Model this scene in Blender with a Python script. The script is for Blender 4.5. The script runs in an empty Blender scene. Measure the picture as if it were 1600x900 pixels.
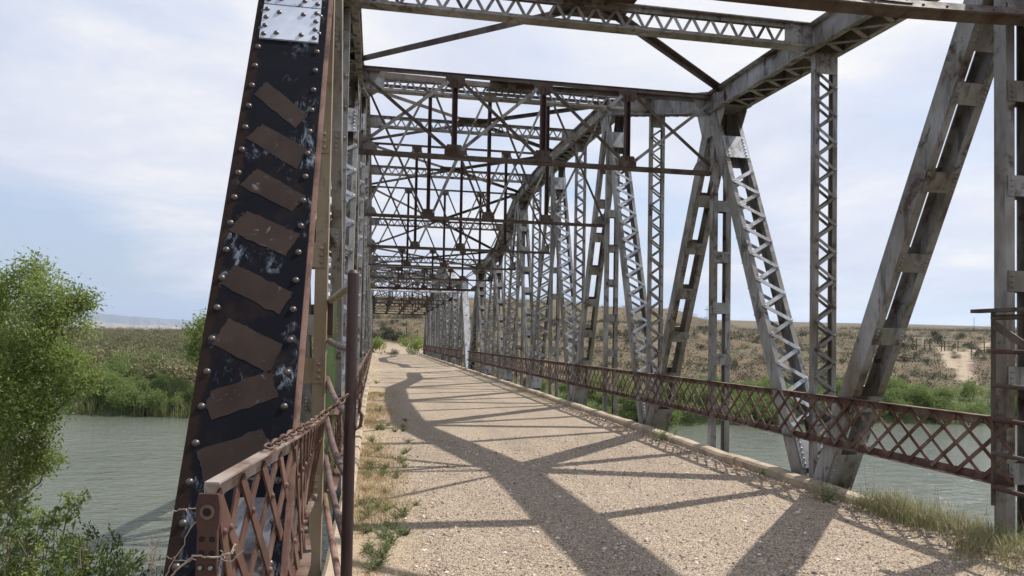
import bpy, math, random
import numpy as np
from mathutils import Vector, Matrix
R=math.radians
random.seed(7); rng=np.random.default_rng(7)
S=bpy.context.scene; COL=S.collection
V=Vector

# ------------------------------------------------------------------ camera
CX=V((.98303,-.18317,.01745)).normalized(); D2=V((.18259,.98280,.02800)).normalized()
CYv=D2.cross(CX)*-1
CYv=CX.cross(-D2)*-1
CYv=(-D2).cross(CX)
O=V((0,0,1.6)); FPX,CPY=1144.97,501.28
cam=bpy.data.cameras.new('camera'); co=bpy.data.objects.new('camera',cam); COL.objects.link(co)
m=Matrix((CX,CYv,-D2)).transposed().to_4x4(); m.translation=O; co.matrix_world=m
cam.sensor_width=36; cam.lens=FPX/1600*36; cam.shift_y=(CPY-450)/1600
cam.clip_start=.05; cam.clip_end=40000
S.camera=co
def at(x,y,d):            # a point d metres ahead of the tripod, on the sight line of a spot in the photograph
    return O+(D2+CX*((x-800)/FPX)-CYv*((y-CPY)/FPX))*d

# ------------------------------------------------------------------ light
SUN=V((.65,.27,1)).normalized()
el=math.asin(SUN.z); az=math.atan2(SUN.x,SUN.y)
sl=bpy.data.lights.new('sun','SUN'); so=bpy.data.objects.new('sun',sl); COL.objects.link(so)
sl.energy=5.0; sl.angle=R(.53); sl.color=(1,.95,.88)
so.rotation_euler=SUN.to_track_quat('Z','Y').to_euler(); so.location=(20,10,40)
W=bpy.data.worlds.new('World'); S.world=W; W.use_nodes=True
nt=W.node_tree; N=nt.nodes; L=nt.links
bg=N['Background']; bg.inputs['Strength'].default_value=.12
sky=N.new('ShaderNodeTexSky'); sky.sky_type='NISHITA'; sky.sun_disc=False
sky.sun_elevation=el; sky.sun_rotation=az; sky.air_density=1.3; sky.dust_density=2.2; sky.ozone_density=1.6
tc=N.new('ShaderNodeTexCoord'); sep=N.new('ShaderNodeSeparateXYZ'); L.new(tc.outputs['Generated'],sep.inputs[0])
def wm(op,a,b=None):
    n=N.new('ShaderNodeMath'); n.operation=op
    for i,v in enumerate((a,b)):
        if v is None: continue
        if isinstance(v,(int,float)): n.inputs[i].default_value=v
        else: L.new(v,n.inputs[i])
    return n.outputs[0]
zz=wm('ADD',wm('MAXIMUM',sep.outputs[2],0),.16)
cmb=N.new('ShaderNodeCombineXYZ'); L.new(wm('DIVIDE',sep.outputs[0],zz),cmb.inputs[0]); L.new(wm('DIVIDE',sep.outputs[1],zz),cmb.inputs[1])
def wnoise(scale,det,rough,off,dist=0):
    mp=N.new('ShaderNodeMapping'); mp.inputs['Location'].default_value=off; L.new(cmb.outputs[0],mp.inputs[0])
    n=N.new('ShaderNodeTexNoise'); n.inputs['Scale'].default_value=scale; n.inputs['Detail'].default_value=det
    n.inputs['Roughness'].default_value=rough; n.inputs['Distortion'].default_value=dist; L.new(mp.outputs[0],n.inputs[0]); return n.outputs[0]
def wramp(x,stops):
    r=N.new('ShaderNodeValToRGB'); L.new(x,r.inputs[0]); e=r.color_ramp.elements
    while len(e)<len(stops): e.new(.5)
    for i,(p,c) in enumerate(stops): e[i].position=p; e[i].color=(*c,1)
    return r.outputs[0]
lowl=wm('MULTIPLY',wm('MINIMUM',wm('MAXIMUM',wm('MULTIPLY',wm('SUBTRACT',wm('MULTIPLY',sep.outputs[0],-1.0),.08),2.2),0),.5),wm('MAXIMUM',wm('SUBTRACT',1,wm('MULTIPLY',sep.outputs[2],5.0)),0))
cov=wramp(wm('SUBTRACT',wnoise(.55,7,.55,(3.1,1.7,0),.4),wm('MULTIPLY',lowl,.62)),[(.35,(0,0,0)),(.52,(1,1,1))])
shade=wramp(wnoise(1.1,8,.6,(8,2,0),.3),[(.30,(.64,.69,.84)),(.5,(.80,.83,.93)),(.70,(1.06,1.03,.97))])
mul=N.new('ShaderNodeMix'); mul.data_type='RGBA'; mul.blend_type='MULTIPLY'; mul.inputs[0].default_value=1
L.new(shade,mul.inputs[6]); mul.inputs[7].default_value=(7.35,7.3,7.25,1)
mx=N.new('ShaderNodeMix'); mx.data_type='RGBA'; L.new(cov,mx.inputs[0])
# clear gaps: the sky model plus thin high veil
veil=N.new('ShaderNodeMix'); veil.data_type='RGBA'; veil.inputs[0].default_value=.55
L.new(sky.outputs[0],veil.inputs[6]); veil.inputs[7].default_value=(4.2,5.1,7.2,1)
L.new(veil.outputs[2],mx.inputs[6]); L.new(mul.outputs[2],mx.inputs[7]); L.new(mx.outputs[2],bg.inputs[0])
vs=S.view_settings; vs.view_transform='Standard'; vs.look='None'; vs.exposure=.2; vs.gamma=1; vs.use_curve_mapping=False
S.render.engine='CYCLES'

# ------------------------------------------------------------------ materials
class Mat:
    def __init__(s,name):
        s.m=bpy.data.materials.new(name); s.m.use_nodes=True; s.t=s.m.node_tree; s.N=s.t.nodes; s.L=s.t.links
        s.b=s.N['Principled BSDF']; s.tc=s.N.new('ShaderNodeTexCoord'); s.oi=s.N.new('ShaderNodeObjectInfo')
    def set(s,**k):
        for a,v in k.items(): s.b.inputs[a.replace('_',' ')].default_value=v
        return s
    def coord(s,scale=(1,1,1),rnd=True,src='Object'):
        mp=s.N.new('ShaderNodeMapping'); mp.inputs['Scale'].default_value=scale; s.L.new(s.tc.outputs[src],mp.inputs[0])
        if rnd:
            v=s.N.new('ShaderNodeVectorMath'); v.operation='SCALE'; v.inputs[0].default_value=(37,53,71); s.L.new(s.oi.outputs['Random'],v.inputs['Scale'])
            s.L.new(v.outputs[0],mp.inputs['Location'])
        return mp.outputs[0]
    def noise(s,scale,det=4,rough=.55,vec=None,dist=0):
        n=s.N.new('ShaderNodeTexNoise'); n.inputs['Scale'].default_value=scale; n.inputs['Detail'].default_value=det
        n.inputs['Roughness'].default_value=rough; n.inputs['Distortion'].default_value=dist
        s.L.new(vec if vec is not None else s.coord(),n.inputs[0]); return n.outputs[0]
    def ramp(s,x,stops):
        r=s.N.new('ShaderNodeValToRGB'); s.L.new(x,r.inputs[0]); e=r.color_ramp.elements
        while len(e)<len(stops): e.new(.5)
        for i,(p,c) in enumerate(stops):
            e[i].position=p; e[i].color=(*c,1) if not isinstance(c,(int,float)) else (c,c,c,1)
        return r.outputs[0]
    def mix(s,f,a,b,mode='MIX'):
        n=s.N.new('ShaderNodeMix'); n.data_type='RGBA'; n.blend_type=mode
        for i,v in ((0,f),(6,a),(7,b)):
            if isinstance(v,(int,float)): n.inputs[i].default_value=v
            elif isinstance(v,tuple): n.inputs[i].default_value=(*v,1)
            else: s.L.new(v,n.inputs[i])
        return n.outputs[2]
    def math(s,op,a,b=0):
        n=s.N.new('ShaderNodeMath'); n.operation=op
        for i,v in enumerate((a,b)):
            if isinstance(v,(int,float)): n.inputs[i].default_value=v
            else: s.L.new(v,n.inputs[i])
        return n.outputs[0]
    def attr(s,name):
        n=s.N.new('ShaderNodeAttribute'); n.attribute_name=name; return n.outputs['Fac']
    def col(s,c): s.L.new(c,s.b.inputs['Base Color']); return s
    def rough(s,c): s.L.new(c,s.b.inputs['Roughness']); return s
    def bump(s,h,strength=.3,dist=.01):
        n=s.N.new('ShaderNodeBump'); n.inputs['Strength'].default_value=strength; n.inputs['Distance'].default_value=dist
        s.L.new(h,n.inputs['Height']); s.L.new(n.outputs[0],s.b.inputs['Normal']); return s

def steel(name,base,light,dark,rust,rlo=.56,rhi=.68,metal=.25,rough=.55):
    M=Mat(name)
    a=M.noise(2.3,5,.6,M.coord((1,1,.45)))
    c=M.ramp(a,[(.27,dark),(.42,base),(.68,light)])
    c=M.mix(M.ramp(M.noise(1.1,4,.6),[(.45,0),(.65,.6)]),c,(base[0]*.80,base[1]*.66,base[2]*.46))
    st=M.noise(9,5,.65,M.coord((1,1,.16)))                 # streaks down the members
    c=M.mix(M.ramp(st,[(.52,0),(.66,.75)]),c,dark)
    r=M.ramp(M.noise(3.1,8,.68,M.coord(),.3),[(rlo,0),(rhi,1)])
    rc=M.mix(M.noise(30,3),rust,tuple(x*.5 for x in rust))
    c=M.mix(r,c,rc)
    sp=M.ramp(M.noise(60,2,.5),[(.66,0),(.74,1)])
    c=M.mix(M.math('MULTIPLY',sp,.7),c,rust)
    M.col(c); M.set(Metallic=metal); M.rough(M.ramp(M.noise(7,4),[(.3,rough-.14),(.7,rough+.16)]))
    M.bump(M.noise(45,4,.6),.22,.004); return M.m
PAINT=steel('weathered_aluminium_paint',(.208,.203,.187),(.375,.378,.382),(.055,.048,.038),(.080,.042,.026),.555,.645)
SILVER=steel('worn_silver_paint',(.34,.36,.39),(.60,.63,.68),(.075,.07,.065),(.13,.07,.045),.60,.70,.3,.5)
TAN=steel('stained_tan_paint',(.23,.18,.115),(.30,.25,.175),(.12,.085,.05),(.13,.06,.03),.58,.70,.1,.6)
RUST=steel('rusty_rail_steel',(.092,.042,.025),(.245,.19,.15),(.036,.018,.013),(.095,.036,.018),.5,.64,.0,.75)
DRUST=steel('dark_red_steel',(.050,.022,.019),(.085,.042,.035),(.022,.013,.012),(.08,.03,.02),.5,.62,.0,.7)
BSTEEL=steel('brown_stained_steel',(.070,.050,.037),(.13,.11,.09),(.032,.021,.017),(.07,.030,.02),.5,.62,.05,.65)
PINK=steel('oxide_primed_steel',(.20,.105,.075),(.27,.165,.125),(.095,.045,.03),(.085,.036,.022),.50,.62,0,.65)
WHITE=steel('flaking_white_paint',(.46,.48,.52),(.62,.64,.68),(.17,.17,.18),(.10,.06,.04),.55,.66,0,.6)
PIPE=steel('dark_maroon_pipe',(.036,.019,.019),(.058,.034,.033),(.02,.011,.011),(.06,.026,.017),.60,.72,.0,.5)
PPIPE=steel('faded_pink_pipe',(.115,.066,.062),(.20,.135,.125),(.055,.03,.028),(.09,.03,.02),.58,.7,0,.55)
OLIVE=steel('olive_tan_pipe',(.27,.215,.115),(.34,.285,.17),(.15,.10,.05),(.13,.06,.03),.6,.7,0,.5)
GREEN=steel('green_fence_post',(.17,.29,.10),(.25,.38,.16),(.09,.14,.05),(.13,.06,.03),.62,.72,0,.5)
def blackplate():
    M=Mat('gloss_black_paint')
    c=M.mix(M.noise(5,5),(.004,.0045,.007),(.010,.0105,.015))
    mask=M.ramp(M.noise(4.2,4,.6,M.coord((1,1,1),False)),[(.515,0),(.62,.85)])
    scr=M.ramp(M.noise(7,10,.78,M.coord((2.4,1,.9),False),1.6),[(.50,0),(.60,1)])
    c=M.mix(M.math('MULTIPLY',mask,scr),c,(.24,.28,.33))
    br=M.ramp(M.noise(3,7,.68,M.coord((1,1,.7),False)),[(.55,0),(.70,.85)])
    c=M.mix(br,c,(.026,.017,.014))
    sx=M.N.new('ShaderNodeSeparateXYZ'); M.L.new(M.tc.outputs['Object'],sx.inputs[0])
    mg=M.math('ADD',M.math('MULTIPLY',M.math('SUBTRACT',2.725,sx.outputs[0]),9.0),M.math('SUBTRACT',M.noise(5,6,.65,M.coord((1,1,1),False)),.42))
    c=M.mix(M.ramp(mg,[(.42,0),(.58,.9)]),c,M.mix(M.noise(18,5),(.014,.009,.007),(.034,.021,.016)))
    M.col(c); M.b.inputs['Specular IOR Level'].default_value=.05; M.rough(M.ramp(M.noise(12,5),[(.3,.4),(.7,.65)])); M.bump(M.noise(14,5,.6),.12,.006); return M.m
BLACK=blackplate()
def browns():
    M=Mat('faded_brown_stripe_paint')
    c=M.ramp(M.noise(6,6,.6,M.coord((1,1,.6))),[(.32,(.022,.015,.013)),(.55,(.036,.024,.020)),(.78,(.050,.031,.024))])
    s=M.ramp(M.noise(22,8,.72,M.coord((1,1,.5)),.6),[(.61,0),(.68,.9)])
    c=M.mix(s,c,(.16,.16,.17)); M.col(c); M.b.inputs['Specular IOR Level'].default_value=.12; M.rough(M.ramp(M.noise(9,4),[(.3,.5),(.7,.75)])); M.bump(M.noise(30,4),.2,.003); return M.m
BROWN=browns()
WORN=steel('worn_bare_paint',(.17,.18,.20),(.30,.32,.36),(.03,.025,.022),(.06,.03,.02),.5,.6,.1,.6)
def plateblue():
    M=Mat('scuffed_silver_plate_paint')
    c=M.ramp(M.noise(5,6,.6),[(.3,(.38,.43,.52)),(.6,(.52,.57,.66)),(.8,(.62,.66,.73))])
    s=M.ramp(M.noise(9,9,.75,M.coord((1,1,.7)),.5),[(.60,0),(.66,1)])
    c=M.mix(s,c,(.05,.035,.03)); M.col(c); M.set(Roughness=.5,Metallic=.1); M.bump(M.noise(20,5),.15,.004); return M.m
PLATE=plateblue()
RIVET=Mat('worn_rivet_steel').set(Base_Color=(.10,.085,.078,1),Metallic=.45,Roughness=.36).m
def gravel():
    M=Mat('pea_gravel_road')
    P=M.coord((1,1,1),False)
    big=M.noise(.7,5,.6,P)
    base=M.ramp(big,[(.3,(.41,.325,.222)),(.6,(.515,.415,.30)),(.8,(.57,.47,.355))])
    def vor(scale,feat='F1',out='Color'):
        v=M.N.new('ShaderNodeTexVoronoi'); v.inputs['Scale'].default_value=scale; v.feature=feat; M.L.new(P,v.inputs['Vector']); return v.outputs
    v=vor(85); bw=M.N.new('ShaderNodeRGBToBW'); M.L.new(v['Color'],bw.inputs[0])
    st=M.ramp(bw.outputs[0],[(.14,(.07,.058,.048)),(.30,(.25,.185,.13)),(.55,(.50,.395,.28)),(.75,(.64,.52,.385)),(.92,(.74,.66,.56))])
    c=M.mix(.72,base,st)
    red=M.ramp(M.noise(120,1,.5,P),[(.62,0),(.7,1)]); c=M.mix(M.math('MULTIPLY',red,.5),c,(.30,.15,.11))
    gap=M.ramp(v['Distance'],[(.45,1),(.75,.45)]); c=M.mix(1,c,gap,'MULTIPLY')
    tr=M.ramp(M.noise(1.3,5,.6,M.coord((1,.10,1),False)),[(.40,.86),(.60,1.0)]); c=M.mix(1,c,tr,'MULTIPLY')
    sp=M.ramp(M.noise(2.6,6,.7,P),[(.58,0),(.70,.55)]); c=M.mix(sp,c,(.33,.25,.175))
    drt=M.attr('edge'); c=M.mix(M.math('MULTIPLY',drt,.75),c,M.mix(M.noise(8,5,.6,P),(.42,.32,.20),(.50,.40,.28)))
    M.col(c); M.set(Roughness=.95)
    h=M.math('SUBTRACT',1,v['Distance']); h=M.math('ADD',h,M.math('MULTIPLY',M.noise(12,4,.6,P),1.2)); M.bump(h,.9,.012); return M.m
GRAVEL=gravel()
def stones():
    M=Mat('loose_pebbles'); M.col(M.ramp(M.attr('rnd'),[(0,(.10,.08,.07)),(.2,(.34,.24,.19)),(.55,(.50,.39,.31)),(.85,(.56,.47,.40)),(1,(.74,.68,.62))])); M.set(Roughness=.9); return M.m
STONE=stones()
def concrete(name,a,b,d):
    M=Mat(name); c=M.ramp(M.noise(3,6,.6),[(.3,a),(.7,b)]); c=M.mix(M.ramp(M.noise(2.2,6,.7),[(.50,0),(.62,.6)]),c,d); c=M.mix(M.ramp(M.noise(18,6,.7),[(.55,0),(.68,1)]),c,d)
    M.col(c); M.set(Roughness=.9); M.bump(M.noise(25,6,.65),.5,.012); return M.m
CURB=concrete('weathered_tan_kerb',(.35,.275,.19),(.45,.365,.265),(.17,.125,.085))
CONC=concrete('old_concrete',(.30,.26,.21),(.40,.36,.30),(.14,.12,.10))
def soil():
    M=Mat('dry_hill_soil'); P=M.coord((1,1,1),False)
    c=M.ramp(M.noise(.06,6,.6,P),[(.32,(.095,.061,.032)),(.5,(.135,.088,.047)),(.7,(.175,.118,.064))])
    g=M.ramp(M.noise(.3,7,.68,P),[(.46,0),(.58,.85)]); c=M.mix(g,c,(.105,.095,.043))
    s=M.ramp(M.noise(1.1,7,.72,P),[(.51,0),(.57,.9)]); c=M.mix(s,c,(.06,.052,.03))
    c=M.mix(M.attr('green'),c,M.mix(M.noise(1.5,5,.6,P),(.05,.075,.022),(.12,.135,.045)))
    c=M.mix(M.attr('pale'),c,M.mix(M.noise(1.1,5,.6,P),(.29,.225,.155),(.38,.30,.215)))
    M.col(c); M.set(Roughness=1); M.bump(M.noise(3,7,.7,P),.8,.15); return M.m
SOIL=soil()
def water():
    M=Mat('murky_river_water'); P=M.coord((1,1,1),False)
    M.col(M.ramp(M.noise(.08,3,.5,P),[(.3,(.100,.112,.086)),(.7,(.130,.142,.114))]))
    M.set(Roughness=.06,IOR=1.33)
    h=M.math('ADD',M.noise(.75,4,.55,M.coord((1,1.5,1),False),.5),M.math('MULTIPLY',M.noise(3.2,4,.6,M.coord((.8,1.7,1),False),.4),.42))
    M.bump(h,.62,.30); return M.m
WATER=water()
def leafmat(name,stops,trans=.25,rough=.55):
    M=Mat(name); c=M.ramp(M.attr('rnd'),stops); M.col(c); M.set(Roughness=rough)
    tr=M.N.new('ShaderNodeBsdfTranslucent'); M.L.new(c,tr.inputs[0]); ms=M.N.new('ShaderNodeMixShader'); ms.inputs[0].default_value=trans
    out=M.N['Material Output']; M.L.new(M.b.outputs[0],ms.inputs[1]); M.L.new(tr.outputs[0],ms.inputs[2]); M.L.new(ms.outputs[0],out.inputs[0]); return M.m
LEAF=leafmat('willow_leaves',[(0,(.09,.125,.026)),(.5,(.225,.29,.068)),(.85,(.31,.37,.11)),(1,(.44,.40,.17))],.52)
BUSHG=leafmat('riparian_leaves',[(0,(.075,.115,.026)),(.5,(.16,.225,.058)),(1,(.25,.30,.095))],.45)
SHRUB=leafmat('juniper_sprays',[(0,(.04,.065,.016)),(.45,(.115,.165,.036)),(.8,(.21,.25,.052)),(1,(.38,.36,.08))],.35)
SAGE=leafmat('sage_leaves',[(0,(.045,.046,.024)),(.5,(.085,.085,.045)),(1,(.145,.14,.08))],.15,.8)
DSAGE=leafmat('dark_brush_leaves',[(0,(.022,.023,.015)),(.5,(.043,.046,.024)),(1,(.075,.082,.04))],.15,.8)
REED=leafmat('reed_blades',[(0,(.06,.09,.026)),(.6,(.13,.17,.05)),(.85,(.20,.19,.08)),(1,(.36,.29,.17))],.35)
STRAW=leafmat('dry_grass_blades',[(0,(.27,.19,.085)),(.6,(.42,.31,.155)),(.85,(.55,.43,.25)),(1,(.17,.19,.06))],.2,.8)
WEED=leafmat('weed_leaves',[(0,(.10,.13,.05)),(.6,(.20,.26,.10)),(1,(.30,.34,.15))],.35)
RUSHG=leafmat('bankside_grass',[(0,(.08,.11,.03)),(.6,(.15,.19,.055)),(.9,(.26,.25,.10)),(1,(.42,.34,.19))],.25)
BARK=concrete('grey_bark',(.14,.105,.075),(.22,.175,.13),(.07,.055,.04))
TWIG=concrete('bare_grey_twigs',(.30,.25,.20),(.42,.36,.30),(.18,.14,.11))
WOOD=concrete('weathered_post_wood',(.10,.075,.055),(.16,.125,.095),(.05,.04,.03))
def mesa():
    M=Mat('badland_slopes'); P=M.coord((1,1,1),False)
    c=M.ramp(M.noise(.004,8,.65,P),[(.35,(.16,.15,.085)),(.5,(.27,.21,.15)),(.68,(.36,.26,.19))]); M.col(c); M.set(Roughness=1); return M.m
MESA=mesa()
SIGNW=Mat('white_sign_paint').set(Base_Color=(.8,.8,.78,1),Roughness=.6).m

# ------------------------------------------------------------------ mesh builder
class MB:
    def __init__(s): s.v=[]; s.f=[]; s.mi=[]; s.sm=[]; s.cur=0
    def add(s,vs,fs,smooth=False):
        b=len(s.v); s.v+= [tuple(x) for x in vs]
        for f in fs: s.f.append(tuple(b+i for i in f)); s.mi.append(s.cur); s.sm.append(smooth)
    def obox(s,c,ax,ay,az):                 # centre and three half-axis vectors
        vs=[c+ax*i+ay*j+az*k for k in(-1,1) for j in(-1,1) for i in(-1,1)]
        fs=[(0,2,3,1),(4,5,7,6),(0,1,5,4),(2,6,7,3),(0,4,6,2),(1,3,7,5)]
        if ax.cross(ay).dot(az)<0: fs=[f[::-1] for f in fs]
        s.add(vs,fs)
    def box(s,x0,x1,y0,y1,z0,z1): s.obox(V(((x0+x1)/2,(y0+y1)/2,(z0+z1)/2)),V(((x1-x0)/2,0,0)),V((0,(y1-y0)/2,0)),V((0,0,(z1-z0)/2)))
    def bar(s,p0,p1,w,t,wd):                # flat bar, w across in direction wd, t thick
        p0=V(p0);p1=V(p1); u=(p1-p0); l=u.length; u/=l; wd=V(wd); wd=(wd-u*wd.dot(u)).normalized(); n=u.cross(wd)
        s.obox((p0+p1)/2,u*(l/2),wd*(w/2),n*(t/2))
    def angle(s,p0,p1,a,b,t,da,db):         # rolled angle: legs along da and db from the line p0-p1
        da=V(da);db=V(db)
        s.bar(V(p0)+da*(a/2),V(p1)+da*(a/2),a,t,da)
        o=da*(t/2)+db*(b/2+t/2); s.bar(V(p0)+o,V(p1)+o,t,b,da)
    def tube(s,pts,r,n=8,cap=True,smooth=True):
        pts=[V(p) for p in pts]; rs=r if isinstance(r,(list,tuple)) else [r]*len(pts)
        vs=[];k=len(pts); prev=None
        for i,p in enumerate(pts):
            d=(pts[min(i+1,k-1)]-pts[max(i-1,0)]).normalized()
            if prev is None: a=d.orthogonal().normalized()
            else: a=(prev-d*prev.dot(d)).normalized()
            prev=a; b=d.cross(a)
            vs+=[p+(a*math.cos(2*math.pi*j/n)+b*math.sin(2*math.pi*j/n))*rs[i] for j in range(n)]
        fs=[(i*n+j,i*n+(j+1)%n,(i+1)*n+(j+1)%n,(i+1)*n+j) for i in range(k-1) for j in range(n)]
        s.add(vs,fs,smooth)
        if cap: s.add(vs[:n],[tuple(range(n))[::-1]]); s.add(vs[-n:],[tuple(range(n))])
    def rivet(s,p,n,r=.017,h=.012,seg=6):
        p=V(p);n=V(n).normalized();a=n.orthogonal().normalized();b=n.cross(a)
        vs=[];
        for rr,hh in ((r,0),(r*.8,h*.62)):
            vs+=[p+(a*math.cos(2*math.pi*j/seg)+b*math.sin(2*math.pi*j/seg))*rr+n*hh for j in range(seg)]
        vs.append(p+n*h)
        fs=[(j,(j+1)%seg,seg+(j+1)%seg,seg+j) for j in range(seg)]+[(seg+j,seg+(j+1)%seg,2*seg) for j in range(seg)]
        s.add(vs,fs,True)
    def prism(s,poly,d):                    # extrude a planar polygon by vector d
        poly=[V(p) for p in poly]; n=len(poly); d=V(d)
        nn=V((0,0,0))
        for i in range(n): nn+=poly[i].cross(poly[(i+1)%n])
        if nn.dot(d)<0: poly=poly[::-1]
        vs=poly+[p+d for p in poly]
        s.add(vs,[tuple(range(n))[::-1],tuple(range(n,2*n))]+[(i,(i+1)%n,n+(i+1)%n,n+i) for i in range(n)])
    def mesh(s,name,mats,org=V((0,0,0))):
        me=bpy.data.meshes.new(name); me.from_pydata([(x-org.x,y-org.y,z-org.z) for x,y,z in s.v],[],s.f)
        for q in (mats if isinstance(mats,(list,tuple)) else [mats]): me.materials.append(q)
        me.polygons.foreach_set('material_index',s.mi); me.polygons.foreach_set('use_smooth',s.sm); me.update(); return me
def link(name,me,parent=None,loc=None):
    o=bpy.data.objects.new(name,me); COL.objects.link(o)
    if parent: o.parent=parent
    if loc is not None: o.location=loc
    return o
def tag(o,label=None,cat=None,group=None,kind=None):
    for k,v in (('label',label),('category',cat),('group',group),('kind',kind)):
        if v: o[k]=v
    return o
def thing(name,loc,label,cat,group=None): 
    o=bpy.data.objects.new(name,None); COL.objects.link(o); o.location=loc; o.empty_display_size=.3; return tag(o,label,cat,group)
def struct(name,me,loc=None): return tag(link(name,me,None,loc),kind='structure')

# ------------------------------------------------------------------ the truss spans
XR,XL=5.17,-.48; A=.175; DX=XL-XR
P=2.643
TY={k:5.16+(k-1)*2*P for k in range(1,8)}
TZ={1:5.16,2:5.315,3:6.9,4:7.05,5:6.9,6:5.4,7:5.16}
ZB=-.35
MIDY=(TY[1]+TY[7])/2
def cz(k):
    i=int(math.floor(k)); f=k-i
    return TZ[i] if f<1e-6 else TZ[i]*(1-f)+TZ[i+1]*f
def ty(k): return TY[1]+(k-1)*2*P
XA=V((1,0,0))
class Member:           # part builder: sub-pieces either get their own mesh (near span) or are merged into the part
    def __init__(s,name,mats,fine): s.name=name; s.mats=mats; s.fine=fine; s.mb=MB(); s.subs=[]
    def sub(s,name,mats=None):
        if not s.fine: return s.mb
        b=MB(); s.subs.append((name,b,mats or s.mats)); return b
    def build(s,org): s.me=s.mb.mesh(s.name,s.mats,org); s.sm=[(n,b.mesh(n,m,org)) for n,b,m in s.subs if b.v]; return s
    def place(s,root,dx=0,dy=0,mats=None):
        o=link(s.name,s.me,root,(dx,dy,0))
        for n,me in s.sm: link(n,me,o)
        return o
def frame(p0,p1):
    u=(p1-p0).normalized(); n=V((0,-u.z,u.y))
    if n.y>0: n=-n
    return u,n,(p1-p0).length
def channels(mb,p0,p1,a,b,fl,t=.012):
    u,n,l=frame(p0,p1); c=(p0+p1)/2
    for s in(-1,1):
        mb.obox(c+XA*(s*(a-t/2)),u*(l/2),n*(b/2),XA*(t/2))
        for q in(-1,1):
            mb.obox(c+XA*(s*(a-t-fl/2))+n*(q*(b/2-t/2)),u*(l/2),XA*(fl/2),n*(t/2))
def lace(mb,p0,p1,a,off,pitch,w=.05,t=.009,sides=(-1,1),start=.0,end=.0,riv=True):
    u,n,l=frame(p0,p1); k=max(2,int((l-start-end)/pitch)); st=(l-start-end)/k
    for q in sides:
        for i in range(k):
            s=1 if (i%2==0) else -1
            o=n*(q*(off+t*.5+(t if i%2 else 0)+.001))
            a0=p0+u*(start+i*st)+XA*(-s*a)+o; a1=p0+u*(start+(i+1)*st)+XA*(s*a)+o
            d=(a1-a0).normalized()*.02
            mb.bar(a0-d,a1+d,w,t,XA.cross(n))
            if riv and q>0: mb.rivet(a1+n*(t*1.1),n,.017,.012)
def plates(mem,p0,p1,a,off,pos,h,fine,rows=3):
    u,n,l=frame(p0,p1)
    for i,s in enumerate(pos):
        hh=h if not isinstance(h,(list,tuple)) else h[i]
        for q in(-1,1):
            mb=mem.sub('batten_plate') if fine else mem.mb
            c=p0+u*s+n*(q*(off+.006))
            mb.obox(c,u*(hh/2),XA*a,n*.005)
            if q>0:
                for r in range(rows):
                    for e in(-1,1): mb.rivet(c+u*(hh*.8*((r+.5)/rows-.5))+XA*(e*(a-.03))+n*.005,n)
MEM=[PAINT]
def cover_line(z): return 3.04+.586*(z-1.6)
ES=V((0,.506,.863)).normalized(); EN=V((0,-.863,.506)).normalized()   # the end post's run and its outward normal
E0=V((0,3.04,1.6))
def mirY(v): return V((v.x,2*MIDY-v.y,v.z))

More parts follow.
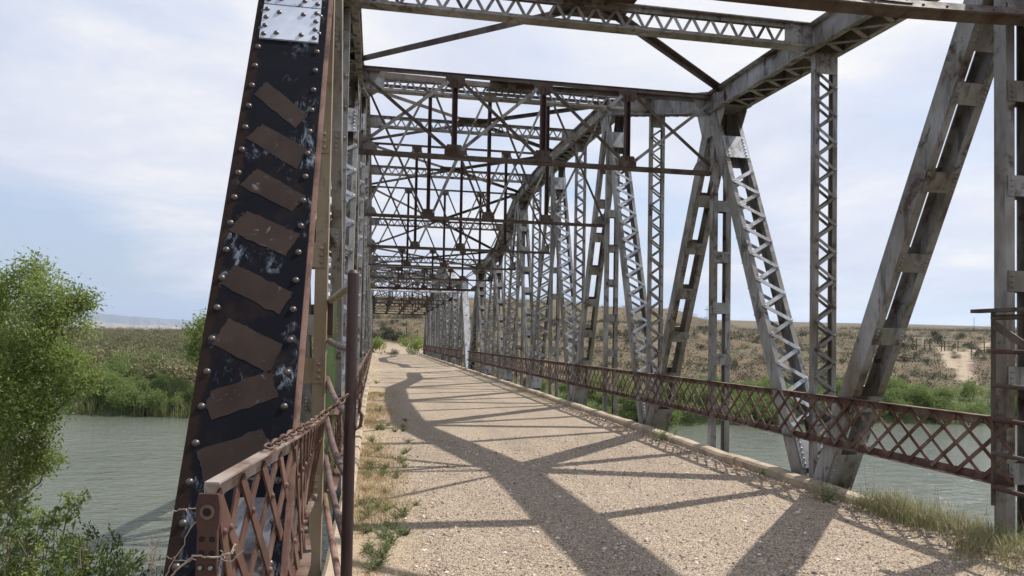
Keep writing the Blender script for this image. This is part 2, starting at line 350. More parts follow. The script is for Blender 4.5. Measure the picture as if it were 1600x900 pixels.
def build_members(fine):
    org=V((0,0,0)); out=[]       # (member, which sides, dy)
    both=(0,DX)
    for k in range(1,7):                                           # top chord
        p0=V((XR,TY[k],TZ[k]));p1=V((XR,TY[k+1],TZ[k+1])); u,n,l=frame(p0,p1); up=n if n.z>0 else -n
        m_=Member('top_chord',[PAINT],fine); c=(p0+p1)/2; mb=m_.mb
        for s in(-1,1):
            mb.obox(c+XA*(s*.155),u*(l/2+.03),up*.155,XA*.006)
            mb.obox(c+XA*(s*(.162+.035))-up*.149,u*(l/2),up*.006,XA*.035)
            mb.obox(c+XA*(s*(.162+.03))+up*.149,u*(l/2),up*.006,XA*.03)
            for j in range(int(l/.17)):
                for z in(-.11,.115): mb.rivet(p0+u*(.08+j*.17)+XA*(s*.161)+up*z,XA*s,.013,.009)
                if s<0 or True: mb.rivet(p0+u*(.08+j*.17)+XA*(s*.197)-up*.156,-up,.013,.009)
        mb.obox(c+up*.1625,u*(l/2+.02),XA*.235,up*.006)
        lc=m_.sub('lacing')
        lace(lc,p0,p1,.16,.156,.22,.055,.01,sides=((-1,) if n.z>0 else (1,)),start=.55,end=.55,riv=False)
        for e in(p0+u*.29,p1-u*.29): m_.sub('tie_plate').obox(e-up*.163,u*.24,XA*.225,up*.006)
        out.append((m_,both,0))
    for k in range(1,8):                                           # hangers under the main joints
        p0=V((XR,TY[k],ZB));p1=V((XR,TY[k],TZ[k]-.12)); m_=Member('hanger',[PAINT],fine)
        channels(m_.mb,p0,p1,.15,.12,.07)
        l=(p1-p0).length; pos=[.95+i*.78 for i in range(int((l-1.2)/.78)+1)]
        plates(m_,p0,p1,.138,.06,pos,.17,fine and k<=3)
        out.append((m_,both,0))
    for k in range(1,7):                                           # lattice posts
        p0=V((XR,ty(k+.5),ZB));p1=V((XR,ty(k+.5),cz(k+.5)-.17)); m_=Member('lattice_post',[PAINT],fine)
        channels(m_.mb,p0,p1,.145,.09,.045)
        for q in(-1,1): lc=m_.sub('lacing'); lace(lc,p0,p1,.115,.045,.16,.034,.008,sides=(q,),start=.3,end=.25,riv=True)
        m_.sub('tie_plate').obox(p1-V((0,.052,.13)),XA*.136,V((0,.005,0)),V((0,0,.12)))
        out.append((m_,both,0))
    for k in range(1,8):                                           # diagonals
        T=V((XR,TY[k],TZ[k]-.05))
        for sgn in(1,-1):
            kk=k+.5*sgn
            if kk<1 or kk>7: continue
            B=V((XR,ty(kk),ZB)); laced=(sgn<0 and k<=4) or (sgn>0 and k>=4)
            u,n,l=frame(B,T)
            if laced:
                m_=Member('laced_diagonal',[PAINT,SILVER],fine); p0=B+u*.1;p1=T-u*.15; channels(m_.mb,p0,p1,A+.02,.22,.05)
                for q in(-1,1):
                    lc=m_.sub('lacing',[SILVER]); 
                    if not fine: lc.cur=1
                    lace(lc,p0,p1,.165,.11,.20,.052,.01,sides=(q,),start=.95,end=1.15)
                for s0,hh in((.62,.42),(l-.25-.62-.1,.40)):
                    for q in(-1,1):
                        lc=m_.sub('tie_plate',[SILVER])
                        if not fine: lc.cur=1
                        c=p0+u*s0+n*(q*.117); lc.obox(c,u*(hh/2),XA*(A+.005),n*.005)
                        if q>0:
                            for r in range(6):
                                for e in(-1,1): lc.rivet(c+u*(hh*.9*((r+.5)/6-.5))+XA*(e*(A-.04))+n*.005,n)
                lc.cur=0
            else:
                m_=Member('plate_diagonal',[PAINT],fine); p0=B+u*.1;p1=T-u*.15; channels(m_.mb,p0,p1,A+.005,.22,.07)
                pos=[.55]+[1.45+i*.80 for i in range(int((l-2.6)/.80)+1)]; pos.append(l-.85); hs=[.50]+[.19]*(len(pos)-2)+[.42]
                plates(m_,p0,p1,A-.008,.11,pos,hs,fine and k<=3,4)
            out.append((m_,both,0))
    for k in range(1,8):                                           # gusset plates at the top joints
        c=V((XR,TY[k],TZ[k])); sl=(cz(min(k+.5,7))-cz(max(k-.5,1)))/(2*P if 1<k<7 else P)
        for s in(-1,1):
            m_=Member('gusset_plate',[PAINT],fine); out.append((m_,both,0))
            pl=[(-.42,.14),(.42,.14),(.46,-.16),(.26,-.52),(-.26,-.52),(-.46,-.16)]
            m_.mb.prism([c+V((s*.1715,y,z+y*sl*(1 if z>-.3 else 0))) for y,z in pl],V((s*.009,0,0)))
            for i in range(6):
                for j in range(4): m_.mb.rivet(c+V((s*.1805,-.36+i*.14,-.10+j*.065+(-.36+i*.14)*sl)),XA*s,.012,.009)
            for i in range(3):
                for j in range(5): m_.mb.rivet(c+V((s*.1805,-.16+i*.16,-.46+j*.06)),XA*s,.012,.009)
    for k in [j+.5 for j in range(1,7)]:                           # gusset plates at the foot joints
        c=V((XR,ty(k),ZB))
        for s in(-1,1):
            m_=Member('gusset_plate',[PAINT],fine); out.append((m_,both,0))
            m_.mb.prism([c+V((s*.185,y,z)) for y,z in((-.5,-.2),(.5,-.2),(.5,.12),(.30,.28),(-.30,.28),(-.5,.12))],V((s*.009,0,0)))
            for i in range(5):
                for j in range(2): m_.mb.rivet(c+V((s*.194,-.24+i*.12,.08+j*.10)),XA*s,.013,.01)
    m_=Member('bottom_chord',[BSTEEL],fine); y0,y1=2.08,2*MIDY-2.08                      # bottom chord
    for s in(-1,1):
        m_.mb.box(XR+s*.14-.008,XR+s*.14+.008,y0,y1,ZB-.15,ZB+.15)
        for z in(-.144,.144): m_.mb.box(XR+s*.14-(.07 if s<0 else -.009),XR+s*.14+(.07 if s>0 else -.009),y0,y1,ZB+z-.006,ZB+z+.006)
    out.append((m_,both,0))
    return out
def end_post(fine,mirror,cover,flange):
    m_=Member('end_post',[PAINT,flange],fine)
    f=(lambda v:mirY(v)) if mirror else (lambda v:v)
    L0,L1=-2.25,4.28                                               # run of the post along ES from the reference point
    a=A
    def ob(mb,c,hu,hn,hx,du,dn,dx):
        ax=ES*hu; 
        cc=E0+ES*du+EN*dn+V((XR+dx,0,0)); 
        if mirror:
            mb.obox(mirY(cc),V((0,-ES.y,ES.z))*hu,V((0,-EN.y,EN.z))*hn,XA*hx)
        else: mb.obox(cc,ES*hu,EN*hn,XA*hx)
    hu=(L1-L0)/2; du=(L1+L0)/2
    for s in(-1,1):
        m_.mb.cur=0; ob(m_.mb,0,hu,.155,.006,du,-.165,s*(a-.012))      # webs
        m_.mb.cur=1; ob(m_.mb,0,hu,.045,.006,du,-.050,s*(a+.001))      # outstanding legs that carry the cover plate
        m_.mb.cur=0; ob(m_.mb,0,hu,.006,.035,du,-.314,s*(a-.055))
    if cover is BLACK: m_.mb.cur=1; ob(m_.mb,0,hu,.006,.011,du,-.014,a+.0195); m_.mb.cur=0
    cv=m_.sub('cover_plate',[cover,RIVET])
    ob(cv,0,hu,.005,a+.008,du,-.0,0)
    for s in(-1,1):
        for j in range(int((L1-L0)/.145)):
            p=E0+ES*(L0+.06+j*.145)+EN*.005+V((XR+s*(a-.028),0,0)); cv.cur=1 if fine else 0
            n=EN
            if mirror: p=mirY(p); n=V((0,-EN.y,EN.z))
            cv.rivet(p,n,.0145,.013,10 if not mirror else 6)
    cv.cur=0
    lc=m_.sub('lacing')
    for j in range(24):
        s=1 if j%2 else -1; d0=L0+.3+j*.25
        p=E0+ES*d0-EN*(.328+(.009 if j%2 else 0))+V((XR-s*.13,0,0)); q=E0+ES*(d0+.25)-EN*(.328+(.009 if j%2 else 0))+V((XR+s*.13,0,0))
        if mirror: p,q=mirY(p),mirY(q)
        lc.bar(p,q,.055,.008,(0,ES.y,ES.z))
    return m_
def cross_strut(k,fine):
    m_=Member('cross_strut',[PAINT],fine); y=ty(k); zc=cz(k)+.02; x0,x1=XL+A-.0,XR-A+.0; mb=m_.mb
    z0,z1=zc-.135,zc+.135
    for z,s in((z0,-1),(z1,1)):
        mb.box(x0,x1,y-.085,y+.085,z-.006,z+.006)
        for q in(-1,1): mb.box(x0,x1,y+q*.022-.005,y+q*.022+.005,*(sorted((z-s*.0065,z-s*.055))))
        for j in range(int((x1-x0)/.16)): mb.rivet((x0+.1+j*.16,y-.0272,z-s*.032),(0,-1,0),.012,.009)
    for a,b in((x0,x0+.36),(x1-.36,x1)):
        mb.box(a,b,y-.0275,y-.0352,z0+.01,z1-.01)
        for i in range(4):
            for j in range(3): mb.rivet((a+.06+i*.08,y-.0355,z0+.05+j*.085),(0,-1,0),.012,.009)
    lc=m_.sub('lacing'); n=40; st=(x1-x0-.72)/n
    for i in range(n):
        s=1 if i%2 else -1; p=V((x0+.36+i*st,y+(.006 if i%2 else -.006),zc-s*.10)); q=V((x0+.36+(i+1)*st,y+(.006 if i%2 else -.006),zc+s*.10))
        d=(q-p).normalized()*.03; lc.bar(p-d,q+d,.034,.008,(1,0,0))
    xm=(x0+x1)/2; g=m_.sub('gusset_plate',[BSTEEL])
    g.prism([(xm-.42,y-.38,z1+.0075),(xm+.42,y-.38,z1+.0075),(xm+.42,y+.38,z1+.0075),(xm-.42,y+.38,z1+.0075)],(0,0,.008))
    return m_
def lateral(k,s,fine):                                            # X of flat angles in the plane of the top chords, one panel
    m_=Member('lateral_brace',[BSTEEL],fine); zt=.12; x0,x1=XL+A,XR-A; xm=(x0+x1)/2
    p=V((xm,ty(k+.5),cz(k+.5)+.19))
    for xx in(x0,x1):
        kk=k if s<0 else k+1
        q=V((xx,TY[kk]-.0+(.25 if s<0 else -.25),cz(kk)+.02+.14)); d=(q-p).normalized()
        m_.mb.angle(p+d*.1,q,.085,.07,.009,XA.cross(d).normalized().cross(d).normalized() if False else d.cross(V((0,0,1))).normalized(),V((0,0,-1)))
    return m_
def cross_frame(name,y,ztop,zbot,fine,plane=None,bottom=None,sag=0,fullbot=BSTEEL):
    """transverse frame between the two trusses: top and bottom angles, three hanger bars, crossed braces"""
    m_=Member(name,[BSTEEL],fine); x0,x1=XL+A,XR-A
    f=plane or (lambda x,z,o=0:V((x,y+o,z)))
    nn=(f(0,0,1)-f(0,0,0)).normalized(); upv=(f(0,1,0)-f(0,0,0)).normalized()
    def zb(x): t=(x-x0)/(x1-x0); return zbot-sag*4*t*(1-t)
    def sub(nm,mt=None): return m_.sub(nm,mt)
    t=sub('top_angle',[BSTEEL]); t.bar(f(x0,ztop,0),f(x1,ztop,0),.085,.010,nn); t.bar(f(x0,ztop-.031,-.02),f(x1,ztop-.031,-.02),.05,.010,upv)
    b=sub('bottom_angle',[fullbot]); n=8; fh=.05 if name=='sway_frame' else .095
    for i in range(n):
        xa=x0+(x1-x0)*i/n; xb=x0+(x1-x0)*(i+1)/n
        b.bar(f(xa,zb(xa),0),f(xb,zb(xb),0),.10,.010,nn)
        b.bar(f(xa,zb(xa)+.030,-.04),f(xb,zb(xb)+.030,-.04),fh,.010,upv)
    for j in range(26): x=x0+.1+j*(x1-x0-.2)/25; b.rivet(f(x,zb(x)+.032,-.0455),-nn,.012,.009)
    xs=[x0,x0+(x1-x0)*.255,x0+(x1-x0)*.5,x0+(x1-x0)*.745,x1]
    for x in xs[1:4]:
        h=sub('hanger_bar',[DRUST]); z0=zb(x)+.03; h.bar(f(x,z0,.012),f(x,ztop-.02,.012),.075,.010,XA)
        for q in(-1,1): h.bar(f(x+q*.033,z0+.08,-.03),f(x+q*.033,ztop-.1,-.03),.010,.072,XA)
        g=sub('gusset_plate',[BSTEEL]); 
        g.prism([f(x-.14,ztop-.02,-.027),f(x+.14,ztop-.02,-.027),f(x+.14,ztop-.13,-.027),f(x+.1,ztop-.21,-.027),f(x-.1,ztop-.21,-.027),f(x-.14,ztop-.13,-.027)],nn*-.008)
        for e in(-.11,0,.11): g.rivet(f(x+e,ztop-.08,-.036),-nn,.013,.01)
        g=sub('gusset_plate',[BSTEEL])
        g.prism([f(x-.14,z0+.00,-.048),f(x+.14,z0+.0,-.048),f(x+.14,z0+.09,-.048),f(x+.1,z0+.17,-.048),f(x-.1,z0+.17,-.048),f(x-.14,z0+.09,-.048)],nn*-.008)
        for e in(-.11,0,.11): g.rivet(f(x+e,z0+.05,-.057),-nn,.013,.01)
    for i in range(4):
        a,c=xs[i],xs[i+1]; ia=.10 if i else .04; ic=.10 if i<3 else .04
        bb=sub('brace_bar',[PAINT]); bb.bar(f(a+ia,zb(a)+.12,-.066),f(c-ic,ztop-.14,-.066),.048,.010,XA)
        bb=sub('brace_bar',[BSTEEL]); bb.bar(f(a+ia,ztop-.14,-.085),f(c-ic,zb(c)+.12,-.085),.048,.010,XA)
    for x,s in((x0,1),(x1,-1)):
        for z,q in((ztop-.02,-1),(zb(x)+.02,1)):
            g=sub('end_bracket',[PAINT]); g.prism([f(x,z,.02),f(x+s*.30,z,.02),f(x+s*.22,z+q*.16,.02),f(x,z+q*.30,.02)],nn*.008)
            for e in(.06,.13,.2): g.rivet(f(x+s*e,z+q*.06,.019),-nn,.012,.009)
    return m_
def end_plane(mirror):
    def f(x,z,o=0):
        p=V((x,cover_line(z)+.19,z))+V((0,-EN.y,-EN.z))*(-0.0)+(-EN)*o
        return mirY(p) if mirror else p
    return f
def railing(dy,x,y0,y1,inward,fine,skip=None):
    m_=Member('lattice_railing',[RUST],fine); zb_,zt=.515,1.06; s=inward
    t=m_.sub('top_rail',[RUST]); t.box(x-.035,x+.035,y0,y1,zt-.008,zt); t.box(*(sorted((x-s*.035,x-s*.026))),y0,y1,zt-.075,zt-.0085)
    b=m_.sub('bottom_rail',[RUST]); b.box(x-.035,x+.035,y0,y1,zb_,zb_+.008); b.box(*(sorted((x-s*.035,x-s*.026))),y0,y1,zb_+.0085,zb_+.075)
    c=m_.sub('lattice_bars',[RUST]); sp=.285; n=int((y1-y0)/sp); o=x-s*.0255
    for i in range(-2,n):
        for q,e in((1,.004),(-1,.012)):
            ya=y0+i*sp; yb=ya+2*sp; za,zc=(zb_+.03,zt-.03)
            f0=max(0,(y0-ya)/(yb-ya)); f1=min(1,(y1-ya)/(yb-ya))
            if f1-f0<.1: continue
            g=lambda f:(ya+(yb-ya)*f,(za+(zc-za)*f) if q>0 else (zc-(zc-za)*f))
            (yA,zA),(yB,zB)=g(f0),g(f1)
            c.bar((o+s*e,yA,zA),(o+s*e,yB,zB),.034,.007,(0,0,1) )
            if q>0 and f0==0 and f1==1:
                for f in(.25,.75): yy,z_=g(f); c.rivet((o+s*(.016),yy,z_),(s,0,0),.011,.008)
    k=int((y1-y0)/5.286)
    for i in range(k+1):
        yy=y0+.02+i*5.286
        if yy<y1: m_.sub('rail_post',[RUST]).box(x-.02-s*.03,x+.02-s*.03,yy,yy+.06,zb_-.12,zt-.01) if False else None
    return m_

def retint(o,mat):
    for q in [o]+list(o.children):
        q.material_slots[0].link='OBJECT'; q.material_slots[0].material=mat
def build_span(dy,fine,label):
    root=thing('truss_span',(2.345,2.08+dy,0),label,'bridge span','spans of the old truss bridge')
    org=V((2.345,2.08,0)); 
    parts=[]; nh=0
    for m_,sides,d in build_members(fine):
        m_.build(org)
        for dx in sides:
            o=m_.place(root,dx); parts.append(o)
            if fine and m_.name=='hanger' and dx and nh==0: retint(o,TAN); nh+=1
    def put(m_,dx=0): m_.build(org); return m_.place(root,dx)
    # end posts
    if fine:
        put(end_post(True,False,BLACK,PINK),DX); put(end_post(True,False,PAINT,PAINT)); 
        e=end_post(True,True,PAINT,PAINT).build(org); e.place(root); e.place(root,DX)
    else:
        w=put(end_post(True,False,WHITE,PAINT)); e=end_post(False,False,PAINT,PAINT).build(org); e.place(root,DX)
        e=end_post(False,True,PAINT,PAINT).build(org); e.place(root); e.place(root,DX)
    for k in range(1,7): put(cross_strut(k+.5,fine)); put(lateral(k,-1,fine)); put(lateral(k,1,fine))
    for k in range(1,8):
        if k in(1,7): continue
        put(cross_frame('sway_frame',TY[k],TZ[k]+.12,4.20,fine))
    put(cross_frame('portal_frame',0,TZ[1]+.05,4.12,fine,end_plane(False),sag=.10,fullbot=BSTEEL) if fine else cross_frame('portal_frame',0,TZ[1]+.05,4.42,True,end_plane(False),sag=0,fullbot=WHITE))
    put(cross_frame('portal_frame',0,TZ[1]+.05,4.15,fine,end_plane(True)))
    put(railing(0,4.955,5.0,2*MIDY-2.0,-1,fine)); put(railing(0,-.285,5.35,2*MIDY-2.0,1,fine))
    m_=Member('floor_beam',[BSTEEL],False)
    for k in [j+.5 for j in range(1,7)]: m_.mb.box(XL+.2,XR-.2,ty(k)-.09,ty(k)+.09,-.75,-.22)
    for x in(.3,1.3,2.3,3.3,4.3): m_.mb.box(x-.06,x+.06,2.2,2*MIDY-2.2,-.50,-.2195)
    put(m_)
    return root
SPAN2=38.45
span1=build_span(0,True,'nearer riveted steel truss span with striped black end post at left')
span2=build_span(SPAN2,False,'farther truss span beyond it with white end post and white portal bar')

# paint on the near left end post: stripes, splice plates
ep=[o for o in span1.children if o.name.startswith('end_post')][0]
cvp=[o for o in ep.children if o.name.startswith('cover_plate')][0]
STR=[[(-.555,1.457),(-.361,1.259),(-.409,1.175),(-.60,1.368)],[(-.547,1.162),(-.345,1.025),(-.385,.911),(-.604,1.071)],
[(-.54,.875),(-.335,.74),(-.385,.654),(-.60,.781)],[(-.557,.624),(-.345,.519),(-.392,.409),(-.617,.521)],
[(-.573,.333),(-.352,.213),(-.397,.114),(-.622,.244)],[(-.57,.07),(-.372,-.038),(-.405,-.159),(-.612,-.04)],
[(-.595,-.245),(-.405,-.159),(-.371,-.265),(-.575,-.35),(-.604,-.298)],[(-.607,-.484),(-.409,-.404),(-.374,-.487),(-.381,-.509),(-.568,-.585)]]
org1=V((2.345,2.08,0))
def ragged(q):
    o=[]
    for (x0,s0),(x1,s1) in zip(q,q[1:]+q[:1]):
        n=9
        for i in range(n):
            f=i/n; j=0 if i==0 else 1
            o.append((x0+(x1-x0)*f+j*random.gauss(0,.0022),s0+(s1-s0)*f+j*random.gauss(0,.0028)))
    return o
for q in STR:
    mx_=sum(p[0] for p in q)/len(q); ms_=sum(p[1] for p in q)/len(q); q=ragged([(mx_+(x-mx_)*1.10,ms_+(t_-ms_)*1.10) for x,t_ in q]); b=MB(); b.prism([E0+ES*s+EN*.0052+V((x-DX,0,0)) for x,s in q],EN*.0012); link('stripe',b.mesh('stripe',[BROWN],org1),ep)
for s0,s1,e in((1.79,2.065,.0052),(2.075,2.55,.0052)):
    b=MB()
    b.cur=0; b.prism([E0+ES*s+EN*e+V((x-DX,0,0)) for x,s in((-.628,s0),(-.332,s0),(-.332,s1),(-.628,s1))],EN*.009); b.cur=1
    for x in(-.545,-.42): 
        for s in(s0+.045,s1-.06): b.rivet(E0+ES*s+EN*(e+.009)+V((x-DX,0,0)),EN,.0145,.013,10)
    for x in(-.608,-.352):
        for j in range(4): b.rivet(E0+ES*(s0+.03+j*.068)+EN*(e+.009)+V((x-DX,0,0)),EN,.0145,.013,10)
    link('splice_plate',b.mesh('splice_plate',[PLATE,RIVET],org1),ep)
b=MB(); b.prism([E0+ES*s+EN*.0052+V((x-DX,0,0)) for x,s in((-.473,-.654),(-.335,-.657),(-.345,-.98),(-.50,-.96))],EN*.0014)
link('bare_patch',b.mesh('bare_patch',[WORN],org1),ep)

# ------------------------------------------------------------------ deck, kerbs, piers
def noise2(x,y): return math.sin(x*1.7+y*.9)*.5+math.sin(x*.6-y*2.3+1.3)*.5+math.sin(x*3.1+y*3.7)*.25
YE=2*MIDY-2.08+SPAN2+.3                                            # far end of the bridge
def hsmooth(a,b,x): t=min(1,max(0,(x-a)/(b-a))); return t*t*(3-2*t)
def yfar(X): return 52.4+max(0,15-X)*.21+.6*math.sin(X*.21)
def hill(X,Y):
    s=Y-yfar(X)
    if s<0: return max(-6.2,-4.6+s*.35)
    bench=-4.6+1.5*hsmooth(0,3,s)+.75*hsmooth(2,12,s)
    rt=hsmooth(-22,2,X)
    h=max(0,s-9)
    slope=.118*min(h,62)+.028*max(0,min(h,140)-62)
    slope-=(1.5*hsmooth(48,64,X)*hsmooth(20,60,s)*(1-hsmooth(105,140,X)))           # gully at the right
    slope+=6.2*hsmooth(95,150,s)*(1-hsmooth(80,99,X-(Y-190)*.12))*hsmooth(-45,-8,X)
    rz=bench+slope+.28*noise2(X*.22,Y*.22)*hsmooth(5,20,s)
    far=(17*hsmooth(330,560,s)-.0)*hsmooth(100,220,X)
    lz=bench+.0155*min(s,420)-.03*max(0,s-440)+.25*noise2(X*.1,Y*.1)
    if s>520: rz-=.04*(s-520)
    return lz*(1-rt)+(rz+far)*rt
def ground(X,Y):
    if Y<35:
        yn=17+1.2*math.sin(X*.13)
        y0_=1.2+3.6*hsmooth(4.6,6.0,X)*(1-hsmooth(9,14,X))
        if Y<y0_: z=-.07
        else: z=-.09-.285*(Y-1.2)*hsmooth(0,3.2,Y-y0_)
        if Y>yn: z=min(z,-4.6-.3*(Y-yn))
        z=max(z,-6.2)
        side=max(0,-1.2-X,X-7.5)
        z-= .30*min(side,4)*hsmooth(-6,1.5,Y)*(1-hsmooth(6,14,Y)) if Y<14 else 0
        return z+.05*noise2(X*1.1,Y*1.1)*hsmooth(1.5,3,Y)
    z=hill(X,Y)
    # embankment carrying the road off the far end
    w=1-hsmooth(3.6,8.5,abs(X-2.3)); e=hsmooth(YE-3.5,YE-.5,Y)*(1-hsmooth(YE+14,YE+34,Y))
    tgt=-.07+.03*max(0,Y-YE)
    return z*(1-w*e)+tgt*w*e
def roadz(X,Y): return (0 if Y<YE else ground(X,Y)+.07)+.004*noise2(X*2.2,Y*2.2)+(.10*(1-hsmooth(5.2,6.6,Y+.3*noise2(X*3,Y*2)))*hsmooth(4.25,4.72,X) if Y>1 else 0)
def gridmesh(name,xs,ys,zf,mat,attrs={},org=V((0,0,0))):
    nx,ny=len(xs),len(ys); v=[(x-org.x,y-org.y,zf(x,y)-org.z) for y in ys for x in xs]
    f=[(j*nx+i,j*nx+i+1,(j+1)*nx+i+1,(j+1)*nx+i) for j in range(ny-1) for i in range(nx-1)]
    me=bpy.data.meshes.new(name); me.from_pydata(v,[],f); me.materials.append(mat)
    me.polygons.foreach_set('use_smooth',[True]*len(f))
    for a,fn in attrs.items():
        at_=me.attributes.new(a,'FLOAT','POINT'); at_.data.foreach_set('value',[fn(x,y) for y in ys for x in xs])
    me.update(); return me
def edgef(x,y):
    n=.16*noise2(x*3,y*2.1)
    return max(1-hsmooth(.05,.75,x+n+.17),.9*hsmooth(4.1,4.65,x+n))
rx=list(np.concatenate([np.arange(-.18,4.76,.13),[4.735]])); ry=list(np.arange(-8,YE+.01,.35))
struct('gravel_road',gridmesh('gravel_road',rx,ry,roadz,GRAVEL,{'edge':edgef}))
b=MB(); b.box(-.305,4.93,2.0,YE,-.215,-.03); struct('bridge_deck',b.mesh('bridge_deck',[CONC]))
def kerb(x0,x1,wav):
    b=MB(); y=2.1; 
    while y<YE:
        l=random.uniform(2.2,3.4); y2=min(y+l,YE); n=max(2,int((y2-y)/.4)); j=random.uniform(-.012,.012)
        rings=[]
        for i in range(n+1):
            yy=y+(y2-y-.02)*i/n; hz=.105+wav*.35*noise2(yy*2.3,x0)+random.uniform(-.006,.006); dx=j+wav*.5*noise2(yy*1.4,3+x0)
            ch=.022+random.uniform(0,.012)
            rings.append([V((x0+dx,yy,-.03)),V((x0+dx,yy,hz-ch)),V((x0+dx+ch,yy,hz)),V((x1+dx*.5-ch,yy,hz+.004)),V((x1+dx*.5,yy,hz-ch)),V((x1+dx*.5,yy,-.03))])
        vs=[p for r in rings for p in r]; fs=[(i*6+k,i*6+k+1,(i+1)*6+k+1,(i+1)*6+k) for i in range(n) for k in range(5)]
        fs=[f[::-1] for f in fs]; fs+=[tuple(range(6)),tuple(range(n*6,n*6+6))[::-1]]
        b.add(vs,fs); y=y2
    return b.mesh('kerb',[CURB])
struct('kerb',kerb(-.305,-.175,.012)); struct('kerb',kerb(4.745,4.925,.03))
def pier(name,y0,y1,zb,label,cat):
    t=thing(name,(2.345,(y0+y1)/2,zb),label,cat); og=V((2.345,(y0+y1)/2,zb)); b=MB()
    b.prism([(-1.0,y0,zb),(5.7,y0,zb),(5.55,y0,-1.0),(-.85,y0,-1.0)],(0,y1-y0,0)); link('shaft',b.mesh('shaft',[CONC],og),t)
    b=MB(); b.box(-1.15,5.85,y0-.15,y1+.15,-.999,-.60); link('cap',b.mesh('cap',[CONC],og),t)
pier('bridge_pier',39.5,41.0,-6.5,'concrete river pier under the joint between the two truss spans','pier')
pier('bridge_abutment',.7,2.3,-2.6,'concrete abutment carrying the near end of the bridge','abutment')
pier('bridge_abutment',YE-1.2,YE-.1,-3.4,'concrete abutment at the far end of the bridge by the clearing','abutment')

# ------------------------------------------------------------------ ground, river, hills
pathpts=[[(1470,542,98),(1478,556,88),(1490,575,80)],[(1545,538,104),(1522,548,98),(1508,560,90),(1506,580,82),(1510,600,74)],[(1508,556,92),(1488,548,98),(1466,545,102)],[(1548,536,106),(1600,530,112),(1680,528,118)]]
def toground(x,y,guess):
    d=O-O; r=D2+CX*((x-800)/FPX)-CYv*((y-CPY)/FPX); best=None
    t=30.0
    while t<400:
        p=O+r*t
        if p.z<ground(p.x,p.y): return p
        t+=.5
    return O+r*guess
PATHS=[[toground(*q) for q in pl] for pl in pathpts]
def pale(x,y):
    a=0
    if x>30 and 55<y<220:
        for pi,pl in enumerate(PATHS):
            for p,q in zip(pl,pl[1:]):
                dx,dy=q.x-p.x,q.y-p.y; l2=dx*dx+dy*dy+1e-9; t=max(0,min(1,((x-p.x)*dx+(y-p.y)*dy)/l2))
                d=math.hypot(x-p.x-t*dx,y-p.y-t*dy); w=.62
                a=max(a,1-hsmooth(w*.6,w*1.6,d+.25*noise2(x,y)))
    # clearing off the far end of the bridge, near approach
    if y>YE-1 and y<YE+45:
        cx=2.0+.02*(y-YE)**1.35*.35; hw=3.0+.09*(y-YE)
        d=abs(x-cx)-hw+.8*noise2(x*.5,y*.4); a=max(a,.9*(1-hsmooth(-.3,1.2,d))*(1-hsmooth(YE+19,YE+25,y+noise2(x,y))))
    if y<1.8: a=max(a,(1-hsmooth(0,1.5,max(-.6-x,x-5.3)))*.9)
    return a
def green(x,y):
    if y<35: return .45*hsmooth(1.5,4,y)
    s=y-yfar(x); g=1-hsmooth(6,12,s+2*noise2(x*.3,y*.3))
    left=1-hsmooth(-22,-2,x)
    return max(g,left*.75*(1-hsmooth(80,300,s)),left*.35)
gx=np.concatenate([-np.geomspace(60,6000,26)[::-1],np.arange(-58,-12,3),np.arange(-12,50,1.5),np.arange(50,92,.8),np.arange(92,112,1.5),np.geomspace(112,6000,26)])
gy=np.concatenate([np.array([-400,-150,-60,-25,-10,-4]),np.arange(-1,20,.8),np.arange(21,50,2.5),np.arange(50,100,.9),np.arange(100,128,1.3),np.arange(128,230,4),np.geomspace(232,4500,30)])
struct('ground',gridmesh('ground',[float(a) for a in gx],[float(a) for a in gy],ground,SOIL,{'pale':pale,'green':green}))
b=MB(); b.add([(-700,8,-4.5),(700,8,-4.5),(700,140,-4.5),(-700,140,-4.5)],[(0,1,2,3)]); struct('river',b.mesh('river',[WATER]))
DMESA=Mat('scrubby_mesa_slopes'); DMESA.col(DMESA.ramp(DMESA.noise(.003,7,.6,DMESA.coord((1,1,1),False)),[(.4,(.06,.065,.045)),(.6,(.11,.10,.07))])); DMESA.set(Roughness=1)
def ridge(name,d,a0,a1,top,n,depth,rough,seed):
    rg=random.Random(seed); ph=[rg.uniform(0,6.28) for _ in range(12)]
    aa=[a0+(a1-a0)*i/n for i in range(n+1)]; rows=10; v=[]
    def hgt(a): return top(a)+rough*sum(math.sin(a*k*23+ph[i])/(1+.55*i) for i,k in enumerate((1,2.3,4.1,7.7,13,21,37,61)))
    for j in range(rows+1):
        t=j/rows
        for i,a in enumerate(aa):
            dd=d+depth*t; gul=1+.22*(1-t)*math.sin(a*150+ph[3]+2*math.sin(a*47)+3*t)*math.sin(t*3.1)+.1*math.sin(a*330+2*math.sin(a*90)+5*t)*math.sin(t*3.1)
            z=-40+(hgt(a)+40)*(t**.8)*gul if j<rows else hgt(a)
            v.append((dd*math.sin(a),dd*math.cos(a),z))
    f=[(j*(n+1)+i,j*(n+1)+i+1,(j+1)*(n+1)+i+1,(j+1)*(n+1)+i) for j in range(rows) for i in range(n)]
    me=bpy.data.meshes.new(name); me.from_pydata(v,[],f); me.materials.append(DMESA.m if name=='far_mesa' else MESA); me.update(); return struct(name,me)
ridge('far_mesa',8200,-.75,.2,lambda a:(272-95*hsmooth(-.42,-.2,a)),260,1400,5,4)
ridge('badland_hills',4300,-.75,.2,lambda a:70+8*math.sin(a*31),420,1100,5,9)
ridge('valley_floor',1900,-.75,.2,lambda a:16,160,900,2,19)

